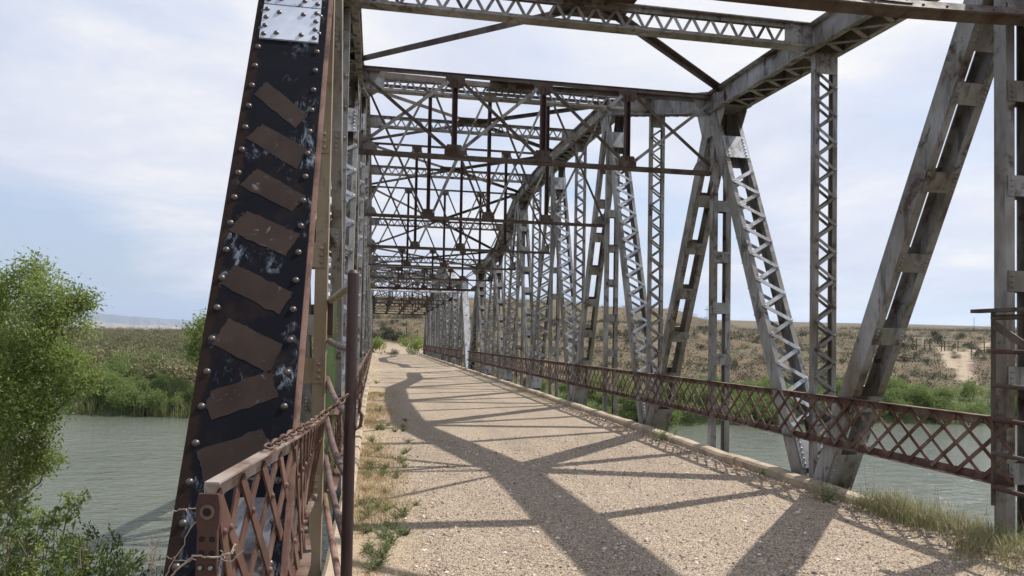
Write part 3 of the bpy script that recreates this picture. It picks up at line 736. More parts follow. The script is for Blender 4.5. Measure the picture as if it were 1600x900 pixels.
# ------------------------------------------------------------------ vegetation helpers
def leafmesh(name,pts,l,w,mat,rnd=None,up=.3,extra=None,org=V((0,0,0)),dirs=None):
    pts=np.asarray(pts,float); n=len(pts)
    d=rng.normal(size=(n,3)) if dirs is None else np.asarray(dirs,float)+rng.normal(size=(n,3))*.35
    d[:,2]+=up; d/=np.linalg.norm(d,axis=1)[:,None]
    s=np.cross(d,rng.normal(size=(n,3))); s/=np.linalg.norm(s,axis=1)[:,None]; nn=np.cross(d,s)
    L_=(l*rng.uniform(.6,1.3,n))[:,None]; W_=(w*rng.uniform(.7,1.3,n))[:,None]
    v=np.empty((n,4,3)); v[:,0]=pts; v[:,1]=pts+d*L_*.5+s*W_*.5+nn*W_*.15; v[:,2]=pts+d*L_; v[:,3]=pts+d*L_*.5-s*W_*.5+nn*W_*.15
    v=v.reshape(-1,3)-np.array(org)
    nf=n; verts=v; r=rng.uniform(0,1,n) if rnd is None else np.clip(np.asarray(rnd),0,1)
    me=bpy.data.meshes.new(name); ev=[];ef=[]
    if extra is not None and extra.v: ev=[(a-org.x,b_-org.y,c-org.z) for a,b_,c in extra.v]; ef=extra.f
    f=np.arange(4*n).reshape(n,4)
    me.from_pydata(verts.tolist()+ev,[],f.tolist()+[tuple(4*n+i for i in q) for q in ef])
    me.materials.append(mat)
    at_=me.attributes.new('rnd','FLOAT','FACE'); at_.data.foreach_set('value',np.concatenate([r,np.zeros(len(ef))]))
    me.update(); return me
def blades(name,bases,h,w,lean,mat,rnd=None,org=V((0,0,0)),seg=3,ldir=None):
    vs=[];fs=[];rr=[]
    for i,p in enumerate(bases):
        hh=h*random.uniform(.55,1.25); a=random.uniform(0,6.28); d=V((math.cos(a),math.sin(a),0)); le=lean*random.uniform(.2,1.3)
        sd=V((-d.y,d.x,0))*w*random.uniform(.6,1.2)/2; b0=len(vs); p=V(p)
        for k in range(seg+1):
            t=k/seg; q=p+d*(le*hh*t*t)+V((0,0,hh*(t-.25*le*t*t))); ww=sd*(1-t**1.6)
            if k<seg: vs+=[q-ww,q+ww]
            else: vs.append(q)
        for k in range(seg-1): fs.append((b0+2*k,b0+2*k+1,b0+2*k+3,b0+2*k+2))
        fs.append((b0+2*seg-2,b0+2*seg-1,b0+2*seg)); r=random.random() if rnd is None else rnd[i]; rr+=[r]*seg
    me=bpy.data.meshes.new(name); me.from_pydata([(v.x-org.x,v.y-org.y,v.z-org.z) for v in vs],[],fs); me.materials.append(mat)
    at_=me.attributes.new('rnd','FLOAT','FACE'); at_.data.foreach_set('value',rr); me.update(); return me
def ball(n,c,r,shell=.55,squash=1):
    d=rng.normal(size=(n,3)); d/=np.linalg.norm(d,axis=1)[:,None]; rad=r*(shell+(1-shell)*rng.uniform(0,1,n)**.6)
    q=d*rad[:,None]; q[:,2]*=squash; return q+np.array(c)
def twigpath(p,q,n=5,wob=.12):
    p=V(p);q=V(q);l=(q-p).length; return [p+(q-p)*(i/n)+(V((random.gauss(0,1),random.gauss(0,1),random.gauss(0,.6)))*wob*l*.25 if 0<i<n else V((0,0,0))) for i in range(n+1)]

# ------------------------------------------------------------------ the big waterside tree at left
def gz(x,y): return ground(x,y)
def tree(name,base,clumps,label,cat,leafn,ll,lw,mat,trunkr,group=None,per=10):
    base=V(base); t=thing(name,base,label,cat,group); tr=MB(); pts=[];rn=[]
    top=base+V((0,0,(max(c[0].z for c in clumps)-base.z)*.45))
    tr.tube(twigpath(base-V((0,0,.3)),top,5,.1),[trunkr*(1-.1*i) for i in range(6)],9)
    lb=MB()
    for c,r in clumps:
        s=base.lerp(top,random.uniform(.35,1)); path=twigpath(s,c,6,.2)
        lb.tube(path,[trunkr*.42*(1-.14*i) for i in range(7)],6)
        k=int(leafn*r*r); sub=max(4,int(per*r))
        for _ in range(sub):
            e=V(ball(1,c,r,.35,.9)[0]); lb.tube(twigpath(c+V((random.gauss(0,.15*r),)*3),e,3,.3),[.012,.009,.006,.003],4,False)
            m_=k//sub; q=rng.normal(size=(m_,3))*(.19*r+.05)+np.array(e); pts.append(q)
            rn.append(np.clip(rng.normal(.52,.13,m_)+.14*rng.normal(),0,1))
        q=ball(k//5,c,r*.95,.25,.95); pts.append(q); rn.append(rng.uniform(0,.8,len(q)))
    link('trunk',tr.mesh('trunk',[BARK],base),t); link('limbs',lb.mesh('limbs',[TWIG if cat=='tree' and per>9 else BARK],base),t)
    link('crown',leafmesh('crown',np.concatenate(pts),ll,lw,mat,np.concatenate(rn),-.15,org=base),t); return t
cl=[]
for x,y,r,dd in [(48,428,34,16.2),(30,462,44,16.6),(78,462,46,15.8),(108,470,34,16.0),(5,500,55,16.2),(60,505,44,15.4),(95,508,34,15.8),(-30,470,50,16.8),(-60,540,70,16.4),
  (20,560,52,15.3),(72,566,50,15.6),(115,578,36,15.4),(135,592,20,15.6),(0,620,58,15.3),(55,625,46,15.1),(88,628,34,15.4),(-50,640,70,15.8),(20,680,50,15.2),(62,690,32,15.4),(74,718,22,15.3),(-15,735,55,15.6),(42,742,32,15.2),(30,772,20,15.3),(-70,760,60,16)]:
    cl.append((at(x,y,dd),r/FPX*dd*1.05))
tb=at(-40,860,16.4); tb.z=gz(tb.x,tb.y)
tree('willow_tree',tb,cl,'tall bushy green willow leaning over the water at the left edge','tree',3700,.10,.034,LEAF,.16)
c2=[(at(320,505,60),1.0),(at(312,520,60),1.1),(at(330,520,60),1.6),(at(316,540,60),1.3),(at(305,552,60),.8),(at(340,545,60),2.0),(at(300,540,60),.5)]
b2=at(330,580,61); b2.z=gz(b2.x,b2.y)
tree('cottonwood_tree',b2,c2,'small round green tree on the far bank beside the striped post','tree',420,.24,.12,LEAF,.14)

# foreground shrubs below the camera at the left
def shrub(name,c,rx,h,label,leafn,mat=SHRUB,ll=.05,lw=.018,cat='shrub',group=None):
    base=V((c.x,c.y,gz(c.x,c.y))); t=thing(name,base,label,cat,group); st=MB(); pts=[];rn=[];dirs=[]
    top=c.z
    for i in range(int(26*rx/.6)):
        a=random.uniform(0,6.28); rr=rx*math.sqrt(random.random()); e=V((c.x+math.cos(a)*rr,c.y+math.sin(a)*rr,top-h*.45*(rr/rx)**2*random.uniform(.5,1.3)-random.uniform(0,.35)*h*.6))
        path=twigpath(V((base.x+random.gauss(0,.12),base.y+random.gauss(0,.12),base.z-.05)),e,5,.22); st.tube(path,[.016,.013,.010,.008,.006,.003],5,False)
        col=random.gauss(.45,.2)
        for j in range(9):
            f=random.uniform(.45,1.02); k=min(4,int(f*5)); p=path[k].lerp(path[min(k+1,5)],f*5-k) if f<1 else e
            q=p+V((random.gauss(0,.12),random.gauss(0,.12),random.gauss(.05,.1)))
            m_=leafn; tt=rng.uniform(0,1,m_)[:,None]; pts.append(np.array(p)+(np.array(q)-np.array(p))*tt+rng.normal(size=(m_,3))*.022); dirs.append(np.tile(np.array((q-p).normalized()),(m_,1)))
            rn.append(np.clip(col+rng.normal(0,.12,m_)+.25*tt[:,0]-.1,0,1))
    link('stems',st.mesh('stems',[BARK],base),t); link('foliage',leafmesh('foliage',np.concatenate(pts),ll,lw,mat,np.concatenate(rn),.2,org=base,dirs=np.concatenate(dirs)),t); return t
shrub('juniper_shrub',at(60,815,7.2),.85,1.1,'dark green juniper shrub in the bottom left corner below the willow',26)
shrub('juniper_shrub',at(-40,790,7.6),.8,1.2,'juniper shrub at the very left edge under the willow branches',26)
shrub('juniper_shrub',at(135,842,6.3),.5,.9,'olive juniper shrub in front of the water with upright sprays',26)
shrub('juniper_shrub',at(190,862,5.6),.36,.7,'yellow green low juniper tips nearest the striped post',24,ll=.045)
shrub('leafy_shrub',at(25,775,8.6),.55,.9,'leafy bright green bush between the willow and the junipers',16,LEAF,.07,.03)
def sprig():
    p=at(98,835,8.2); base=V((p.x,p.y,p.z)); t=thing('sapling',base,'thin leafy sapling sprig rising above the junipers against the river','sapling')
    b=MB(); pts=[];q=[at(98,838,8.2),at(104,812,8.2),at(108,790,8.2),at(106,776,8.2)]; b.tube(q,[.009,.007,.005,.003],5)
    side=[at(116,800,8.2),at(124,786,8.2),at(131,776,8.2)]; b.tube([q[1],*side],[.006,.005,.004,.002],5)
    for e in q[1:]+side: pts.append(rng.normal(size=(34,3))*.036+np.array(e))
    link('stem',b.mesh('stem',[BARK],base),t); link('leaves',leafmesh('leaves',np.concatenate(pts),.055,.028,LEAF,None,.2,org=base),t)
sprig()
def drystalk():
    p=at(238,868,4.9); base=V((p.x,p.y,p.z-.5)); b=MB()
    for i in range(9):
        e=at(238+random.uniform(-9,14),822+random.uniform(0,26),4.9+random.uniform(-.1,.1)); pa=twigpath(base+V((random.gauss(0,.02),random.gauss(0,.02),0)),e,6,.1); b.tube(pa,[.004,.0035,.003,.0025,.002,.0016,.001],4,False)
        for _ in range(5): k=random.randint(3,5); b.tube([pa[k],pa[k]+V((random.gauss(0,.03),random.gauss(0,.03),random.uniform(.02,.06)))],[.0018,.0008],4,False)
    o=link('dry_stalks',b.mesh('dry_stalks',[TWIG],base),None,base); tag(o,'bare brown dry weed stalks beside the foot of the striped post','dry weed')
drystalk()

# far banks
def bushproto(r,h,n,mat,ll,lw):
    pts=[];rn=[]
    for i in range(9):
        c=V((random.gauss(0,r*.5),random.gauss(0,r*.5),h*random.uniform(.25,.8))); rr=r*random.uniform(.35,.62)
        q=ball(n//9,c,rr,.45,.95); q[:,2]=np.maximum(q[:,2],.02); pts.append(q); rn.append(np.clip(rng.normal(.5,.18,len(q))+random.gauss(0,.14),0,1))
    b=MB()
    for i in range(5): b.tube(twigpath((random.gauss(0,.1),random.gauss(0,.1),-.1),(random.gauss(0,r*.5),random.gauss(0,r*.5),h*.7),4,.2),[.03,.025,.02,.012,.006],4,False)
    return leafmesh('bush',np.concatenate(pts),ll,lw,mat,np.concatenate(rn),.3,extra=b)
def scatter(name,protos,spots,label,cat,group):
    for i,(x,y,s,rz) in enumerate(spots):
        o=link(name,protos[i%len(protos)],None,(x,y,gz(x,y)-.05)); o.scale=(s*random.uniform(.9,1.15),s*random.uniform(.9,1.15),s*random.uniform(.85,1.15)); o.rotation_euler=(0,0,rz); tag(o,label,cat,group)
rp=[bushproto(1.25,1.9,2600,BUSHG,.17,.06) for _ in range(4)]
sp=[]
for i in range(105):                                               # right-hand far bank
    X=random.uniform(14,62); s=random.uniform(.2,6.0); sp.append((X,yfar(X)+s,random.uniform(.7,1.08),random.uniform(0,6)))
scatter('willow_bush',rp,sp,'leafy green willow bush in the thicket on the far bank right of the bridge','bush','willow bushes along the far bank on the right')
sp=[]
for i in range(75):
    X=random.uniform(-36,-6); s=random.uniform(.3,26)*random.random(); sp.append((X,yfar(X)+.3+s,random.uniform(.5,1.2),random.uniform(0,6)))
scatter('riverside_bush',rp,sp,'green riverside bush among the reeds on the far bank at left','bush','riverside bushes on the far bank on the left')
sp=[(X,yfar(X)+random.uniform(.6,7),random.uniform(.6,.9),random.uniform(0,6)) for X in np.linspace(-4,13,16)]
scatter('riverside_bush',rp,sp,'green riverside bush seen through the truss under the bridge railing','bush','riverside bushes under the bridge')
bs=[]; 
for i in range(5200):
    X=random.uniform(-36,-4)
    if math.sin(X*1.1)+math.sin(X*.47+2)<-.5 and random.random()<.75: continue
    bs.append((X,yfar(X)+random.uniform(-.6,3.2)**1.0,-4.62+random.uniform(0,.2)))
bs=[(x,y,max(-4.6,gz(x,y)-.05)) for x,y,_ in bs]
tag(link('reeds',blades('reeds',bs,1.35,.055,.35,REED)),'tall green and straw reeds along the far waterline','reeds',kind='stuff')
bs=[]
for i in range(5200):
    X=random.uniform(-5,66); y=yfar(X)+random.uniform(-.4,9); bs.append((X,y,gz(X,y)-.05))
tag(link('bank_grass',blades('bank_grass',bs,.5,.06,.5,RUSHG)),'green grass and rushes along the far right bank','grass',kind='stuff')

# sagebrush on the slopes
sgp=[bushproto(.5,.62,420,SAGE,.11,.04) for _ in range(3)]+[bushproto(.52,.7,420,DSAGE,.12,.045) for _ in range(2)]
vis=[]; tries=0
while len(vis)<300 and tries<20000:
    tries+=1; d=random.uniform(62,150); x=random.uniform(560,1600); 
    p=O+(D2+CX*((x-800)/FPX))*d; X,Y=p.x,p.y; s=Y-yfar(X)
    if s<8.5: continue
    if pale(X,Y)>.3: continue
    vis.append((X,Y,random.choice((.6,.75,.9,1.0,1.2,1.5))*(1+.3*(d>105)),random.uniform(0,6)))
vis.sort(key=lambda q:q[1])
scatter('sagebrush',sgp,vis,'low grey green sagebrush clump on the dry hillside beyond the far bank','sagebrush','sagebrush clumps on the dry hillside')
pts=[];
def addsh(X,Y,r,n): 
    z=gz(X,Y); q=rng.normal(size=(n,3))*np.array([r*.5,r*.5,r*.3])+np.array([X,Y,z+r*.45]); pts.append(q)
for i in range(8500):
    d=66+330*random.random()**1.3; x=random.uniform(560,1640); p=O+(D2+CX*((x-800)/FPX))*d; s=p.y-yfar(p.x)
    if s<9 or pale(p.x,p.y)>.3: continue
    addsh(p.x,p.y,random.uniform(.25,.8)*(1+d/400),30)
tag(link('hillside_scrub',leafmesh('hillside_scrub',np.concatenate(pts),.22,.08,SAGE,None,.3)),'dry scrub and small sagebrush covering the far hillside','scrub',kind='stuff')
pts=[];rr=[]
for i in range(3000):
    d=64+440*random.random()**1.5; x=random.uniform(60,520); p=O+(D2+CX*((x-800)/FPX))*d; s=p.y-yfar(p.x)
    if s<6: continue
    r=random.choice((.5,.7,.9,1.2,1.5))*random.uniform(.8,1.2)*(1+d/450); n=int(34+40*r); q=ball(n,(0,0,0),r,.75,.8); q[:,2]=np.abs(q[:,2])+.05; pts.append(q+np.array([p.x,p.y,gz(p.x,p.y)])); rr.append(np.clip(rng.normal(.5,.12,n)+random.uniform(-.42,.42)+.2*(1-min(1,s/60)),0,1))
tag(link('plain_scrub',leafmesh('plain_scrub',np.concatenate(pts),.36,.16,leafmat('plain_scrub_leaves',[(0,(.05,.048,.028)),(.35,(.115,.112,.052)),(.75,(.195,.195,.082)),(1,(.26,.225,.125))],.2,.8),np.concatenate(rr),.3)),'grey green brush spreading over the flat plain at left','scrub',kind='stuff')

# plants at the far end of the bridge
fe=[bushproto(.8,1.35,2200,LEAF,.13,.05) for _ in range(2)]
for (x,y,d,s,lab) in [(582,556,83,1.0,'bright green bush at the left end of the far road'),(650,556,80,1.05,'yellow green bush at the right end of the far road by the railing'),(578,548,88,.8,'small green bush behind the left one where the bridge ends')]:
    p=at(x,y,d); o=link('roadside_bush',fe[0] if x<600 else fe[1],None,(p.x,p.y,gz(p.x,p.y)-.05)); s*=1.45; o.scale=(s,s,s); tag(o,lab,'bush')
hp=[(x,y,random.uniform(.9,1.4),random.uniform(0,6)) for x,y in [(v.x,v.y) for v in [at(xx,535,101+random.uniform(-1,2.5)) for xx in (584,591,597,603,608,614,619,625,631)]]]
scatter('rabbitbrush',sgp,[(a,b_,c*1.7,e) for a,b_,c,e in hp],'dull green rabbitbrush in the row behind the far clearing','bush','rabbitbrush row behind the far clearing')

# ------------------------------------------------------------------ posts, fences, far details
def post(name,x,y,d,h,r,label,cat,mat=WOOD,group=None,n=7):
    p=at(x,y,d); z=gz(p.x,p.y); b=MB(); b.tube([(0,0,-.3),(0.01,0,h*.5),(0,.01,h)],[r,r*.95,r*.9],n); o=link(name,b.mesh(name,[mat]),None,(p.x,p.y,z)); tag(o,label,cat,group); return o
post('utility_pole',630,535,122,5.6,.11,'thin wooden pole standing behind the far clearing','pole')
post('marker_post',635,532,106,2.0,.09,'short dark post left of the pair at the end of the road','post')
post('marker_post',652,532,98,2.1,.10,'short dark post right of the pair at the end of the road by the truss','post')
def fence(pts,label,h=1.3,rails=2,cat='fence',r=.07,wire=True):
    pts=[V((p.x,p.y,gz(p.x,p.y))) for p in pts]; t=thing('ranch_fence',pts[0],label,cat); b0=pts[0]
    for p in pts:
        b=MB(); b.tube([(0,0,-.3),(0,0,h*random.uniform(.9,1.1))],r*random.uniform(.8,1.2),6); link('post',b.mesh('post',[WOOD]),t,p-b0)
    for k in range(rails):
        b=MB(); b.tube([p+V((0,0,h*(.45+.45*k/max(1,rails-1)))) for p in pts],.012 if wire else .05,4,smooth=False); link('wire' if wire else 'rail',b.mesh('rail',[WOOD],b0),t)
fence([at(x,y,118) for x,y in ((1432,530),(1445,530),(1453,530),(1471,530),(1476,530),(1497,530),(1518,530),(1538,530),(1560,530),(1590,530),(1620,530))],'dark post fence along the crest above the eroded gully',1.9,2,r=.10,wire=False)
fence([at(x,600,63) for x in (1150,1165,1179,1195,1210,1235)],'low rail fence below the hillside behind the laced diagonal',.8,1,r=.06,wire=False)
fence([at(x,510,d) for x,d in ((1068,135),(1103,135),(1154,132),(1212,132),(1252,132),(1295,130),(1390,130))],'sparse wire fence along the skyline of the hill',1.5,2,r=.07)
def pylon(x,y,d,h,label):
    p=at(x,y,d); z=gz(p.x,p.y); t=thing('power_pole',(p.x,p.y,z),label,'power pole'); b=MB(); 
    for s in(-1,1): b.tube([(s*.7,0,-.5),(s*.7,0,h)],.07,6)
    link('legs',b.mesh('legs',[WOOD]),t); b=MB(); b.box(-1.6,1.6,-.06,.06,h*.84,h*.86); link('crossarm',b.mesh('crossarm',[WOOD]),t)
pylon(1108,478,236,8.5,'twin legged power pole on the mesa right of the hanger'); pylon(1072,478,245,7,'power pole on the mesa skyline behind the plate diagonal')
post('radio_mast',1522,500,420,13,.12,'thin mast on the distant ridge at far right','mast',WOOD)
def sign():
    p=at(1443,530,124); z=gz(p.x,p.y)-1.3; t=thing('road_sign',(p.x,p.y,z),'small white sign on two legs beyond the crest fence','sign'); b=MB()
    for s in(-1,1): b.box(s*.24-.03,s*.24+.03,-.03,.03,.6,2.6)
    link('legs',b.mesh('legs',[SIGNW]),t); b=MB(); b.box(-.33,.33,-.06,-.032,2.3,2.75); link('panel',b.mesh('panel',[SIGNW]),t)
sign()

# ------------------------------------------------------------------ gates, near railing, chain, wire
def gate(hx,hy,nx,ny,label,pipe_mats,near_pole,postmat,sag,brace):
    t=thing('pipe_gate',(hx,hy,0),label,'gate','open pipe gates at the first hangers'); og=V((hx,hy,0))
    b=MB(); w_=.055 if near_pole else .028; b.angle((hx,hy,.35),(hx,hy,1.9),w_,.045 if near_pole else .016,.005,(1,0,0),(0,1,0)); link('hinge_post',b.mesh('hinge_post',[postmat],og),t)
    if near_pole:
        b=MB(); b.tube([(nx,ny,-.02),(nx,ny,1.895)],.0262,14); b.tube([(nx,ny,1.895),(nx,ny,1.91)],[.0262,.016],14); link('swing_pole',b.mesh('swing_pole',[PIPE],og),t)
    else:
        b=MB(); b.tube([(nx,ny,.35),(nx,ny,1.86)],.024,12); link('swing_pole',b.mesh('swing_pole',[PIPE],og),t)
    for i in range(6):
        zf=1.86-i*.272; zn=1.845-i*.292; d=V((nx-hx,ny-hy,0)).normalized(); pts=[]
        for j in range(9):
            f=j/8; z=zf+(zn-zf)*f-sag[i]*math.sin(math.pi*min(1,f*1.0)); pts.append((hx+(nx-hx)*f,hy+(ny-hy)*f,z))
        b=MB(); b.tube(pts,.0215 if i==0 else .019,10); link('gate_pipe',b.mesh('gate_pipe',[pipe_mats[i%len(pipe_mats)]],og),t)
    if brace:
        b=MB(); b.bar((hx-.03,hy-.05,1.80),(hx-.03,hy-1.5,.95),.06,.008,(0,0,1)); b.box(hx-.06,hx+.02,hy-.55,hy+.16,1.90,1.93); link('brace',b.mesh('brace',[BSTEEL],og),t)
gate(-.335,5.42,-.105,3.39,'open maroon pipe gate hinged on a green post at left',[OLIVE,PPIPE,PPIPE,PPIPE,PPIPE,PINK],True,GREEN,[0,.01,.05,.06,.05,.03],False)
gate(4.90,5.11,4.955,2.6,'open rusty pipe gate cut off by the right edge',[BSTEEL,DRUST],False,BSTEEL,[0]*6,True)
# bracket that carries the left hinge post
b=MB(); b.box(-.345,-.295,5.26,5.42,1.62,1.86); tag(link('hinge_bracket',b.mesh('hinge_bracket',[BSTEEL],V((-.32,5.34,1.7))),None,(-.32,5.34,1.7)),'rusty steel bracket holding the green gate post to the truss','bracket')

def near_rail():
    poly=[V((-.415,2.06,1.212)),V((-.335,2.42,1.235)),V((-.262,2.78,1.25)),V((-.262,3.6,1.215)),V((-.272,4.5,1.16)),V((-.285,5.05,1.12))]; H=.56
    lean=lambda p:V((-.095*hsmooth(3.0,4.2,p.y),0,0))
    t=thing('bent_railing',poly[0]-V((0,0,H)),'bent rusty lattice railing end with bolted end plate before the striped post','railing'); og=poly[0]-V((0,0,H))
    seg=[0]; 
    for p,q in zip(poly,poly[1:]): seg.append(seg[-1]+(q-p).length)
    def pos(s):
        s=max(0,min(seg[-1]-1e-6,s))
        for i in range(len(poly)-1):
            if s<=seg[i+1]: return poly[i].lerp(poly[i+1],(s-seg[i])/(seg[i+1]-seg[i]))
    def dirn(s): d=pos(s+.05)-pos(s-.05); return d.normalized()
    a=MB();c=MB()
    n=14
    for i in range(n):
        p,q=pos(seg[-1]*i/n),pos(seg[-1]*(i+1)/n); d=(q-p).normalized(); sd=d.cross(V((0,0,1))).normalized()
        e=d*.004
        a.bar(p-e,q+e,.040,.006,sd); a.bar(p+sd*-.018-V((0,0,.030)),q+sd*-.018-V((0,0,.030)),.052,.008,V((0,0,1)))
        lp,lq=lean(p),lean(q); c.bar(p+lp-V((0,0,H))-e,q+lq-V((0,0,H))+e,.05,.008,sd); c.bar(p+lp+sd*-.021-V((0,0,H-.030)),q+lq+sd*-.021-V((0,0,H-.030)),.052,.008,V((0,0,1)))
    link('top_rail',a.mesh('top_rail',[PINKW],og),t); link('bottom_rail',c.mesh('bottom_rail',[RUST],og),t)
    l=MB(); sp_=.165; k=int(seg[-1]/sp_)
    for i in range(-1,k):
        for q,e in((1,.0),(-1,.009)):
            s0=i*sp_+.06; s1=s0+2*sp_
            if s0<0 or s1>seg[-1]: 
                if s0<0: s0f=.06
                else: continue
            s0=max(s0,.06)
            p=pos(s0);r=pos(s1); sd=dirn((s0+s1)/2).cross(V((0,0,1))).normalized()*(-.02+e+.0)
            z0,z1=(-H+.04,-.04) if q>0 else (-.04,-H+.04)
            p=p+lean(p)*(-z0/H); r=r+lean(r)*(-z1/H)
            l.bar(p+sd+V((0,0,z0)),r+sd+V((0,0,z1)),.033,.007,V((0,0,1)))
            for f in(.25,.75):
                if q<0: l.rivet(p.lerp(r,f)+sd*1.0+sd.normalized()*-.0+V((0,0,z0+(z1-z0)*f))+dirn(s0).cross(V((0,0,1))).normalized()*.004,dirn(s0).cross(V((0,0,1))),.011,.009,8)
    link('lattice_bars',l.mesh('lattice_bars',[RUSTL],og),t)
    e=MB(); p=poly[0]; d=dirn(.02); sd=d.cross(V((0,0,1))).normalized(); q=p-d*.012-V((0,0,.035))
    pl=[]
    for (x,z) in ((-.026,.012),(-.032,-.02),(-.031,-.06),(-.026,-.085),(-.029,-.25),(-.031,-.38),(-.02,-.52),(.02,-.52),(.031,-.38),(.029,-.25),(.026,-.085),(.031,-.06),(.032,-.02),(.026,.012)): pl.append(q+sd*x+V((0,0,z)))
    e.prism(pl,-d*.012); e.cur=1
    for z in(-.034,): 
        e.tube([q+V((0,0,z))-d*.0125,q+V((0,0,z))-d*.016],.020,14); e.cur=2; e.tube([q+V((0,0,z))-d*.0162,q+V((0,0,z))-d*.0168],.0115,12); e.cur=1
    for i in range(4):
        for s in(-1,1):
            c_=q+sd*(s*.0135)+V((0,0,-.105-i*.036)); e.cur=2; e.tube([c_-d*.0125,c_-d*.0135],.0078,12)
            if i>=2: e.cur=3; e.tube([c_-d*.014,c_-d*.020],.0055,8)
    link('end_plate',e.mesh('end_plate',[DRED,RUST,HOLE,BOLT],og),t)
PINKW=steel('worn_rail_cap',(.17,.11,.08),(.40,.36,.32),(.075,.038,.025),(.16,.06,.035),.52,.62,.05,.5)
RUSTL=steel('bright_rusty_steel',(.105,.052,.037),(.20,.125,.10),(.045,.021,.015),(.085,.034,.019),.54,.64,0,.65)
DRED=steel('deep_red_rust',(.048,.019,.013),(.085,.04,.03),(.024,.011,.009),(.09,.034,.017),.52,.64,0,.7)
HOLE=Mat('bolt_hole').set(Base_Color=(.012,.008,.007,1),Roughness=.9).m
BOLT=Mat('bolt_thread').set(Base_Color=(.30,.36,.34,1),Roughness=.45,Metallic=.6).m
near_rail()
def chain():
    pts=[V((-.118,3.36,1.345)),V((-.17,3.28,1.30)),V((-.225,3.15,1.272)),V((-.245,2.95,1.262)),V((-.262,2.78,1.272)),V((-.292,2.62,1.262)),V((-.33,2.44,1.25))]
    # resample
    d=[];s=.0
    path=[]
    for p,q in zip(pts,pts[1:]):
        n=max(1,int((q-p).length/.034))
        for i in range(n): path.append(p.lerp(q,i/n))
    path+= [pts[-1]]
    t=thing('chain',pts[0],'rusty chain draped from the gate pole along the bent railing','chain'); og=pts[0]
    def linkmesh(p,q,roll):
        b=MB(); u=(q-p); l=u.length*.78; u.normalize(); a=u.orthogonal().normalized(); c=u.cross(a); w=(a*math.cos(roll)+c*math.sin(roll)); m_=(p+q)/2; ring=[]
        for k in range(13):
            th=2*math.pi*k/12; ring.append(m_+u*(l*math.cos(th)*.95)+w*(.0125*math.sin(th)))
        b.tube(ring,.0042,6,False); return b
    for i,(p,q) in enumerate(zip(path,path[1:])): link('chain_link',linkmesh(p,q,(i%2)*math.pi/2+.4).mesh('chain_link',[RUST],og),t)
    x=V((-.064,3.39,1.33)); hk=[x+V((0,0,-.0)),x+V((.004,0,-.03)),x+V((0,0,-.055)),x+V((.012,-.005,-.075)),x+V((.006,0,-.125)),x+V((-.012,0,-.14)),x+V((-.018,0,-.115))]
    b=MB(); b.tube(hk,[.008,.007,.006,.009,.008,.007,.004],8); link('hook',b.mesh('hook',[RUST],og),t)
    for i in range(2):
        b=linkmesh(x+V((0,0,-.0+.035*i)),x+V((.003,0,.036+.035*i)),i*1.57); link('chain_link',b.mesh('chain_link',[RUST],og),t)
chain()
def wires():
    t=thing('barbed_wire',at(300,830,2.2),'tangled old fence wire hanging from the railing end plate','wire'); og=t.location.copy()
    for k,q in enumerate([[(322,788,2.02),(296,832,2.0),(262,895,2.0),(246,925,2.0)],[(366,862,1.9),(330,872,1.9),(304,868,1.9),(275,892,1.95),(250,920,2.0)],[(268,800,2.1),(286,796,2.1),(310,793,2.05),(324,789,2.02)],[(345,860,1.9),(352,872,1.9),(362,866,1.9),(366,850,1.95)],[(255,868,2.0),(280,876,2.0),(330,878,1.95),(362,876,1.9),(380,860,1.9)]]):
        b=MB(); pts=[at(*p) for p in q]; sm=[]
        for i in range(len(pts)-1):
            for j in range(6): sm.append(pts[i].lerp(pts[i+1],j/6)+V((random.gauss(0,.003),random.gauss(0,.003),random.gauss(0,.003))))
        sm.append(pts[-1]); b.tube(sm,.0016 if k!=1 else .0026,5); link('strand',b.mesh('strand',[TWIG],og),t)
wires()

# ------------------------------------------------------------------ weeds, grass and stones on the deck
def rz(x,y): return .0
bs=[];rn=[]
for i in range(2300):
    y=2.4+20*random.random()**1.4; x=-.15+abs(random.gauss(0,.27)); 
    if math.sin(y*1.9)+math.sin(y*.83+1)<-.5 and random.random()<.8: continue
    for j in range(random.randint(5,14)): bs.append((x+random.gauss(0,.05),y+random.gauss(0,.05),.0)); rn.append(min(1,abs(random.gauss(.5,.27))))
for i in range(120):
    y=24+54*random.random(); x=-.14+abs(random.gauss(0,.18))
    for j in range(7): bs.append((x+random.gauss(0,.06),y+random.gauss(0,.06),.0)); rn.append(random.random()*.9)
tag(link('dry_grass',blades('dry_grass',bs,.075,.0045,1.0,STRAW,rn)),'short straw coloured dry grass along the left road edge','grass',kind='stuff')
bs=[];rn=[]
for i in range(420):
    y=5.6+18*random.random()**1.4; x=4.72-abs(random.gauss(0,.15))
    for j in range(random.randint(4,9)): bs.append((x+random.gauss(0,.04),y+random.gauss(0,.04),.0)); rn.append(random.random()*.9)
tag(link('dry_grass',blades('dry_grass',bs,.06,.0045,1.0,STRAW,rn)),'sparse dry grass in the gravel along the right kerb','grass',kind='stuff')
bs=[];rn=[]
for i in range(620):
    y=2.6+3.9*random.random(); x=4.80+random.gauss(0,.11)+.16*max(0,5.6-y)*random.random()-.30*(y<5.0)*random.random()
    for j in range(random.randint(7,15)): bs.append((x+random.gauss(0,.05),y+random.gauss(0,.06),.02)); rn.append(min(1,max(0,random.gauss(.84,.24))))
tag(link('tall_grass',blades('tall_grass',bs,.24,.006,.75,RUSHG,rn)),'tall green and straw grass growing over the kerb at bottom right','grass',kind='stuff')
bs=[];rn=[]
for i in range(70): y=3.6+2.9*random.random(); bs.append((4.8+random.gauss(0,.16),y,.02)); rn.append(random.uniform(.86,1))
tag(link('tall_grass',blades('seed_stalks',bs,.46,.0045,.35,RUSHG,rn)),'thin seed stalks standing above the grass at bottom right','grass',kind='stuff')
